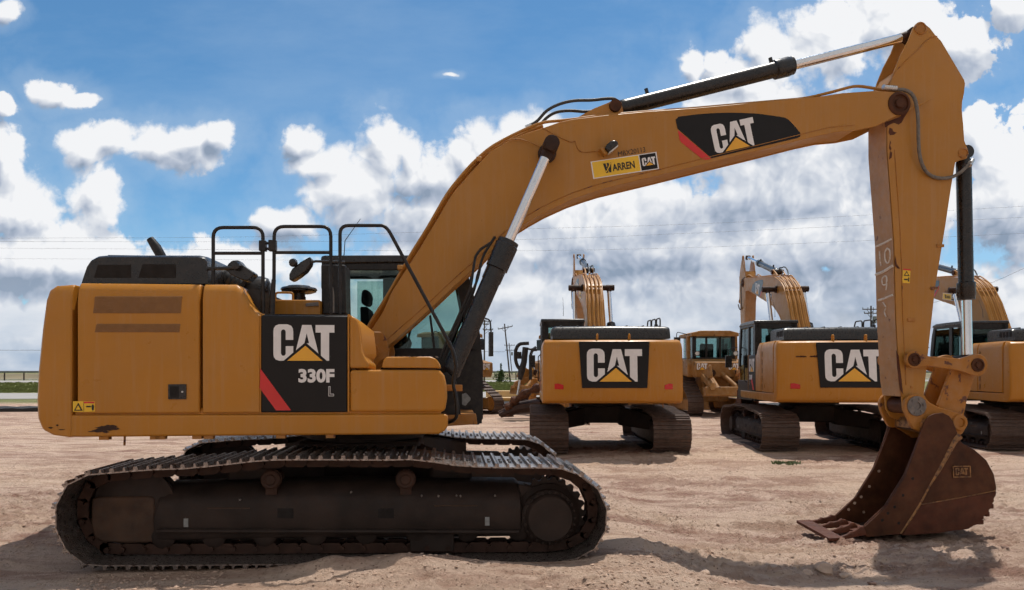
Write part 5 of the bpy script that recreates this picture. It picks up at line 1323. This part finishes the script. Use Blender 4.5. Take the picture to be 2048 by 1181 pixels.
dz = bulldozer('yellow bulldozer with a rear ripper standing between the two parked excavators'); dz['group'] = 'bulldozers parked in the back row'
place(dz, 1413, 29.0, -.02)
d2 = copy_tree(dz, None, ('ripper_frame', 'ripper_cylinder', 'shank')); d2['label'] = 'yellow bulldozer mostly hidden behind the boom cylinder of the big excavator'; place(d2, 893, 29, -1.25)
d3 = copy_tree(dz); d3['label'] = 'yellow bulldozer partly hidden behind the left side of the squarely seen excavator'; place(d3, 1147, 30, 1.25)

# the long scrape across the rear corner of the middle excavator
prof_ = PL([(104, 580), (97, 600), (89, 660), (81, 740)], YN); zs = 2.08
def rx(ly, z):
    for (x0, z0), (x1, z1) in zip(prof_, prof_[1:]):
        if z1 <= z <= z0: xb = x0+(x1-x0)*(z0-z)/(z0-z1); break
    st_ = [(0, .30), (.4, .29), (.78, .27), (1.05, .19), (1.28, .10), (1.385, .05)]
    for (a, p), (c_, q) in zip(st_, st_[1:]):
        if a <= abs(ly) <= c_: return xb-(p+(q-p)*(abs(ly)-a)/(c_-a))
    return xb
sm = MB(); r2 = random.Random(6)
for l0, l1 in ((1.10, .90), (.84, .62), (.58, .34)):
    n_ = 12; up_ = []; dn = []
    for k in range(n_+1):
        ly = l0+(l1-l0)*k/n_; hgt = .012+.014*r2.random()*math.sin(math.pi*k/n_); off = .006 if ly > .73 else .014
        up_.append((rx(ly, zs)-off-.004, ly, zs+hgt)); dn.append((rx(ly, zs)-off-.004, ly, zs-hgt*.8))
    rs = [[a, b_, (b_[0]+.003, b_[1], b_[2]), (a[0]+.003, a[1], a[2])] for a, b_ in zip(up_, dn)]; sm.rings(rs)
sm.build('scrape', 'rust', b)

# black lift frame with hoses standing beside the hidden bulldozer
lf = empty('lift_arm', 'black looped steel lift frame with a slim rod standing left of the squarely seen excavator', 'lift frame')
def Q(px, py, t): x, y = CW(px, t); return Vector((x, y, H+(HZ-py)/F*t))
T0 = 25.
lf.location = Q(1035, 835, T0); lf.location.z = GZ
def q_(pts): return [Q(px, py, T0)-lf.location for px, py in pts]
MB().tube(roundpath(q_([(1058, 687), (1038, 688), (1031, 700), (1031, 722), (1036, 735), (1043, 742)]), .12, 4), .065, 8).build('loop', 'black_metal', lf)
MB().tube(roundpath(q_([(1074, 700), (1065, 700), (1061, 710), (1061, 760)]), .12, 4), .055, 8).build('loop', 'black_metal', lf)
MB().tube(q_([(1051, 695), (1048, 725), (1043, 742), (1040, 760)]), [.11, .11, .13, .08], 10).build('post', 'black_metal', lf)
MB().tube(q_([(1040, 760), (1035, 790)]), .04, 8).build('rod', 'silver', lf)
m = MB(); p = q_([(1038, 711)])[0]; m.box(p.x-.09, p.x+.09, p.y-.05, p.y+.05, p.z-.13, p.z+.13); m.build('lamp', 'black_plastic', lf, bevel=.02)
MB().tube(roundpath(q_([(1053, 697), (1064, 700), (1072, 694)]), .1, 4), .04, 6).build('hose', 'rubber_hose', lf)
m = MB(); pts = q_([(1080, 775), (1060, 783), (1040, 795), (1026, 805), (1018, 815), (1018, 834)]); m.tube(catmull(pts, 4), [.15+.05*math.sin(i*1.3) for i in range(21)], 8); m.build('rusty_arm', 'rust', lf)
m = MB(); pts = q_([(1000, 831), (1035, 818), (1080, 812)]); m.tube(pts, [.1, .2, .25], 8); m.tube([Vector((p.x, p.y+.8, p.z)) for p in pts], [.1, .2, .25], 8); m.build('lower_beam', 'rust_dark', lf)
# the pale steel beam lying beyond
x0, y0 = CW(972, 41); x1, y1 = CW(1052, 41); bm_ = MB(); d = Vector((x1-x0, y1-y0, 0)); n_ = Vector((-d.y, d.x, 0)).normalized()
rs = []
for f in (0, 1):
    p = Vector((x0, y0, GZ))+d*f; rs.append([p-n_*.1, p-n_*.25+Vector((0, 0, .22)), p-n_*.15+Vector((0, 0, .28)), p-n_*.05+Vector((0, 0, .62)), p+n_*.1+Vector((0, 0, .66)), p+n_*.2])
tag(bm_.rings(rs).build('steel_beam', 'blade_paint', None), 'long pale yellow steel beam lying on the ground beyond the lift frame', 'steel beam')

# ------------------------------------------------------------------ sky, sun, camera
w = bpy.data.worlds.new('World'); sc.world = w; w.use_nodes = True; nt = w.node_tree; nt.nodes.clear()
SD = Vector((.21, .335, 1)).normalized(); el = math.asin(SD.z); az = math.atan2(SD.x, SD.y)
out = nt.nodes.new('ShaderNodeOutputWorld'); bg = nt.nodes.new('ShaderNodeBackground'); bg.inputs[1].default_value = .10; lk(nt, bg.outputs[0], out.inputs[0])
sky = nt.nodes.new('ShaderNodeTexSky'); sky.sky_type = 'NISHITA'; sky.sun_disc = False; sky.sun_elevation = el; sky.sun_rotation = az; sky.air_density = 1.0; sky.dust_density = .6; sky.ozone_density = 1.6; sky.altitude = 800
tc = nt.nodes.new('ShaderNodeTexCoord'); D = tc.outputs['Generated']
def dot(v): n = N(nt, 'ShaderNodeVectorMath', op='DOT_PRODUCT'); lk(nt, D, n.inputs[0]); n.inputs[1].default_value = v; return n.outputs['Value']
def ma(op, a, b=None, c=None):
    n = N(nt, 'ShaderNodeMath', op=op)
    for i, v in enumerate((a, b, c)):
        if v is None: continue
        if isinstance(v, (int, float)): n.inputs[i].default_value = v
        else: lk(nt, v, n.inputs[i])
    return n.outputs[0]
fw = ma('MAXIMUM', ma('ABSOLUTE', dot((sn, cs, 0))), .25); uu = ma('DIVIDE', dot((cs, -sn, 0)), fw); vv = ma('DIVIDE', dot((0, 0, 1)), fw)
cb_ = N(nt, 'ShaderNodeCombineXYZ'); lk(nt, uu, cb_.inputs[0]); lk(nt, vv, cb_.inputs[1]); P2 = cb_.outputs[0]
# cloud fields in sky-direction space; the layout (which cloud stands where) is a set of soft ellipses
def nz(vec, scale, detail, rough, off=(0, 0, 0), color=False):
    a = N(nt, 'ShaderNodeVectorMath', op='ADD'); lk(nt, vec, a.inputs[0]); a.inputs[1].default_value = off
    n = N(nt, 'ShaderNodeTexNoise'); n.noise_dimensions = '2D'; n.inputs['Scale'].default_value = scale; n.inputs['Detail'].default_value = detail; n.inputs['Roughness'].default_value = rough; lk(nt, a.outputs[0], n.inputs['Vector'])
    return n.outputs['Color'] if color else n.outputs['Fac']
def shift(vec, d): n = N(nt, 'ShaderNodeVectorMath', op='ADD'); lk(nt, vec, n.inputs[0]); n.inputs[1].default_value = d; return n.outputs[0]
def warp(vec, amt=(.050, .040, 0), sc_=9, det=3):
    wc = nz(vec, sc_, det, .5, color=True); s1 = N(nt, 'ShaderNodeVectorMath', op='SUBTRACT'); lk(nt, wc, s1.inputs[0]); s1.inputs[1].default_value = (.5, .5, .5)
    s2 = N(nt, 'ShaderNodeVectorMath', op='MULTIPLY_ADD'); lk(nt, s1.outputs[0], s2.inputs[0]); s2.inputs[1].default_value = amt; lk(nt, vec, s2.inputs[2]); return s2.outputs[0]
def blobs(lst, vec, k=.12):
    cur = None
    for cx, cy, rx, ry in lst:
        u, v, a, b = (cx-1024)/F, (HZ-cy)/F, F/rx, F/ry
        n = N(nt, 'ShaderNodeVectorMath', op='MULTIPLY_ADD'); lk(nt, vec, n.inputs[0]); n.inputs[1].default_value = (a, b, 0); n.inputs[2].default_value = (-u*a, -v*b, 0)
        l = N(nt, 'ShaderNodeVectorMath', op='LENGTH'); lk(nt, n.outputs[0], l.inputs[0]); l = l.outputs['Value']
        cur = l if cur is None else ma('MINIMUM', cur, l)
    return cur
CL = [(110, 180, 52, 30), (155, 200, 40, 22), (0, 22, 36, 28), (12, 212, 36, 22), (0, 320, 56, 95), (30, 420, 110, 80), (175, 300, 58, 48), (215, 280, 60, 40), (330, 290, 115, 46), (380, 270, 50, 34), (195, 385, 66, 72), (90, 520, 220, 90),
      (612, 290, 50, 36), (650, 330, 70, 50), (690, 390, 110, 80), (762, 300, 48, 66), (815, 320, 40, 55), (860, 350, 100, 62), (585, 450, 80, 42), (430, 540, 220, 66), (945, 320, 70, 50), (1010, 300, 110, 62), (1060, 262, 82, 44), (900, 480, 220, 130),
      (1395, 135, 34, 40), (1440, 125, 34, 30), (1530, 105, 66, 76), (1480, 160, 90, 50), (1680, 95, 110, 105), (1790, 60, 120, 90), (1900, 90, 120, 66), (1520, 250, 190, 95), (1250, 450, 320, 140), (1650, 400, 320, 190),
      (2030, 400, 120, 150), (1960, 270, 48, 60), (1200, 640, 700, 130), (1850, 640, 400, 140), (901, 143, 20, 9), (250, 670, 520, 90), (2040, 20, 70, 38), (435, 270, 26, 30)]
CB = CL+[(1500, -330, 500, 160), (500, -420, 420, 150), (-700, 300, 420, 200), (2900, 250, 500, 260)]
def puff(vec, seed=0):
    # cauliflower relief: rounded cells at several sizes
    out_ = None
    for sc_, am in ((9, .42), (21, .28), (46, .18), (95, .11)):
        v_ = N(nt, 'ShaderNodeTexVoronoi'); v_.voronoi_dimensions = '2D'; v_.feature = 'SMOOTH_F1'; v_.inputs['Scale'].default_value = sc_; v_.inputs['Smoothness'].default_value = .35; lk(nt, vec, v_.inputs['Vector'])
        d2 = ma('MULTIPLY', v_.outputs['Distance'], v_.outputs['Distance']); t = ma('MULTIPLY', ma('SUBTRACT', 1, ma('MULTIPLY', d2, 1.6)), am)
        out_ = t if out_ is None else ma('ADD', out_, t)
    return out_
def field(vec):
    w = warp(vec); w2 = warp(w, (.020, .020, 0), 24, 3)
    bl = ma('SUBTRACT', 1, blobs(CB, w)); p = puff(w2); n = nz(vec, 8, 8, .62, (3, 1, 0))
    return bl, p, n
b0, p0, n0 = field(P2)
den = ma('ADD', ma('ADD', b0, ma('MULTIPLY', ma('SUBTRACT', p0, .57), .85)), ma('MULTIPLY', ma('SUBTRACT', n0, .5), .75))
hz0 = N(nt, 'ShaderNodeMapRange'); hz0.inputs['From Max'].default_value = .16; hz0.inputs['To Min'].default_value = .8; hz0.inputs['To Max'].default_value = 0; lk(nt, vv, hz0.inputs[0]); den = ma('ADD', den, hz0.outputs[0]); den = ma('ADD', den, ma('MULTIPLY', ma('SUBTRACT', nz(P2, 26, 7, .68, (5, 8, 0)), .5), .75))
Ps = shift(P2, (.010, .020, 0)); b1, p1, n1 = field(Ps)
rel = ma('ADD', ma('ADD', ma('MULTIPLY', ma('SUBTRACT', p0, p1), .36), ma('MULTIPLY', ma('SUBTRACT', n0, n1), .10)), ma('MULTIPLY', ma('SUBTRACT', b0, b1), .45))
soft = nz(P2, 3.2, 3, .5, (7, 7, 0))                                # some edges crisp, some frayed
edge = N(nt, 'ShaderNodeMapRange'); edge.inputs['From Min'].default_value = .35; edge.inputs['From Max'].default_value = .65; edge.inputs['To Min'].default_value = .10; edge.inputs['To Max'].default_value = .50; lk(nt, soft, edge.inputs[0])
mr = N(nt, 'ShaderNodeMapRange'); mr.interpolation_type = 'SMOOTHSTEP'; mr.inputs['From Min'].default_value = -.04; lk(nt, edge.outputs[0], mr.inputs['From Max']); lk(nt, den, mr.inputs[0]); cov = mr.outputs[0]
DK = [(1640, 345, 250, 75), (1270, 555, 280, 50), (1620, 570, 320, 60), (900, 465, 160, 34), (640, 485, 190, 22), (1480, 430, 160, 30), (1990, 500, 110, 60), (610, 312, 60, 16), (60, 575, 130, 25), (1920, 140, 110, 40), (1030, 620, 140, 45), (420, 315, 60, 18), (1750, 640, 300, 40), (850, 395, 80, 18), (240, 470, 140, 20), (1290, 300, 60, 30), (1620, 210, 80, 40)]
PW = warp(P2, (.12, .05, 0), 4, 5)
dk = blobs(DK, PW); dkf = ma('ADD', ma('SUBTRACT', 1.1, dk), ma('MULTIPLY', ma('SUBTRACT', nz(P2, 5, 4, .45, (9, 2, 0)), .5), 1.6))
mr = N(nt, 'ShaderNodeMapRange'); mr.interpolation_type = 'SMOOTHSTEP'; mr.inputs['From Min'].default_value = -.5; mr.inputs['From Max'].default_value = .9; lk(nt, dkf, mr.inputs[0]); dark = mr.outputs[0]
big_ = ma('MULTIPLY', ma('SUBTRACT', nz(P2, 3.4, 3, .45, (2, 5, 0)), .5), .55)
lum = ma('ADD', ma('ADD', .825, ma('MULTIPLY', rel, 1.5)), big_); lum = ma('SUBTRACT', lum, ma('MULTIPLY', dark, .27)); lum = ma('MINIMUM', ma('MAXIMUM', lum, .30), 1.0)
KS = 1/.10
cl_ = ramp(nt, lum, [(.30, (.27*KS, .34*KS, .45*KS)), (.50, (.44*KS, .50*KS, .61*KS)), (.70, (.66*KS, .70*KS, .77*KS)), (.88, (.90*KS, .91*KS, .93*KS))])
hz = N(nt, 'ShaderNodeMapRange'); hz.interpolation_type = 'SMOOTHSTEP'; hz.inputs['From Min'].default_value = .0; hz.inputs['From Max'].default_value = .17; hz.inputs['To Min'].default_value = .85; hz.inputs['To Max'].default_value = 0; lk(nt, vv, hz.inputs[0])
stn = N(nt, 'ShaderNodeVectorMath', op='MULTIPLY'); lk(nt, P2, stn.inputs[0]); stn.inputs[1].default_value = (1, 3.0, 1)
st_ = ramp(nt, nz(stn.outputs[0], 4.5, 7, .55, (4, 4, 0)), [(.36, (.36*KS, .47*KS, .62*KS)), (.52, (.55*KS, .62*KS, .72*KS)), (.66, (.80*KS, .82*KS, .86*KS))])
cl_ = mix(nt, hz.outputs[0], cl_, st_)
tint = mix(nt, 1., sky.outputs[0], (.66, 1.06, 1.20), 'MULTIPLY')
wisp = ramp(nt, nz(stn.outputs[0], 1.6, 7, .6, (8, 1, 0)), [(.45, 0.), (.75, .20)])
tint = mix(nt, wisp, tint, (.55*KS, .68*KS, .82*KS))
front = N(nt, 'ShaderNodeMapRange'); front.inputs['From Min'].default_value = -.1; front.inputs['From Max'].default_value = .2; lk(nt, dot((sn, cs, 0)), front.inputs[0])
back = ramp(nt, nz(stn.outputs[0], 1.2, 6, .55, (11, 3, 0)), [(.40, (.42*KS, .42*KS, .43*KS)), (.62, (.60*KS, .58*KS, .56*KS))])   # unseen grey cloud deck added behind the camera to keep the fill light neutral
bk = N(nt, 'ShaderNodeMapRange'); bk.inputs['From Min'].default_value = .25; bk.inputs['From Max'].default_value = -.15; lk(nt, dot((sn, cs, 0)), bk.inputs[0])
tint = mix(nt, bk.outputs[0], tint, back)
veil = N(nt, 'ShaderNodeMapRange'); veil.interpolation_type = 'SMOOTHSTEP'; veil.inputs['From Min'].default_value = -1.1; veil.inputs['From Max'].default_value = .15; veil.inputs['To Max'].default_value = .20; lk(nt, den, veil.inputs[0])
tint = mix(nt, ma('MULTIPLY', veil.outputs[0], front.outputs[0]), tint, (.62*KS, .72*KS, .82*KS))
col = mix(nt, ma('MULTIPLY', cov, front.outputs[0]), tint, cl_); lk(nt, col, bg.inputs[0])
w.cycles.sampling_method = 'MANUAL'; w.cycles.sample_map_resolution = 512

sl = bpy.data.lights.new('sun', 'SUN'); sl.energy = 3.7; sl.angle = R(.55); sl.color = (1, .94, .85)
so = bpy.data.objects.new('sun', sl); C.objects.link(so); so.rotation_euler = SD.to_track_quat('Z', 'Y').to_euler(); so.location = (0, 0, 30)
cd = bpy.data.cameras.new('camera'); cam = bpy.data.objects.new('camera', cd); C.objects.link(cam); sc.camera = cam
cam.location = (0, 0, H); cam.rotation_euler = (R(90), 0, -TH); cd.sensor_width = 36; cd.lens = 36*F/2048; cd.shift_x = 0; cd.shift_y = (HZ-590.5)/2048; cd.clip_start = .1; cd.clip_end = 9000
sc.view_settings.view_transform = 'Standard'; sc.view_settings.look = 'None'; sc.view_settings.exposure = 0; sc.view_settings.gamma = 1
sc.cycles.max_bounces = 5; sc.cycles.diffuse_bounces = 3; sc.cycles.glossy_bounces = 3; sc.cycles.use_adaptive_sampling = True; sc.cycles.adaptive_threshold = .03; sc.cycles.adaptive_min_samples = 12; sc.cycles.transparent_max_bounces = 12; sc.cycles.use_denoising = True
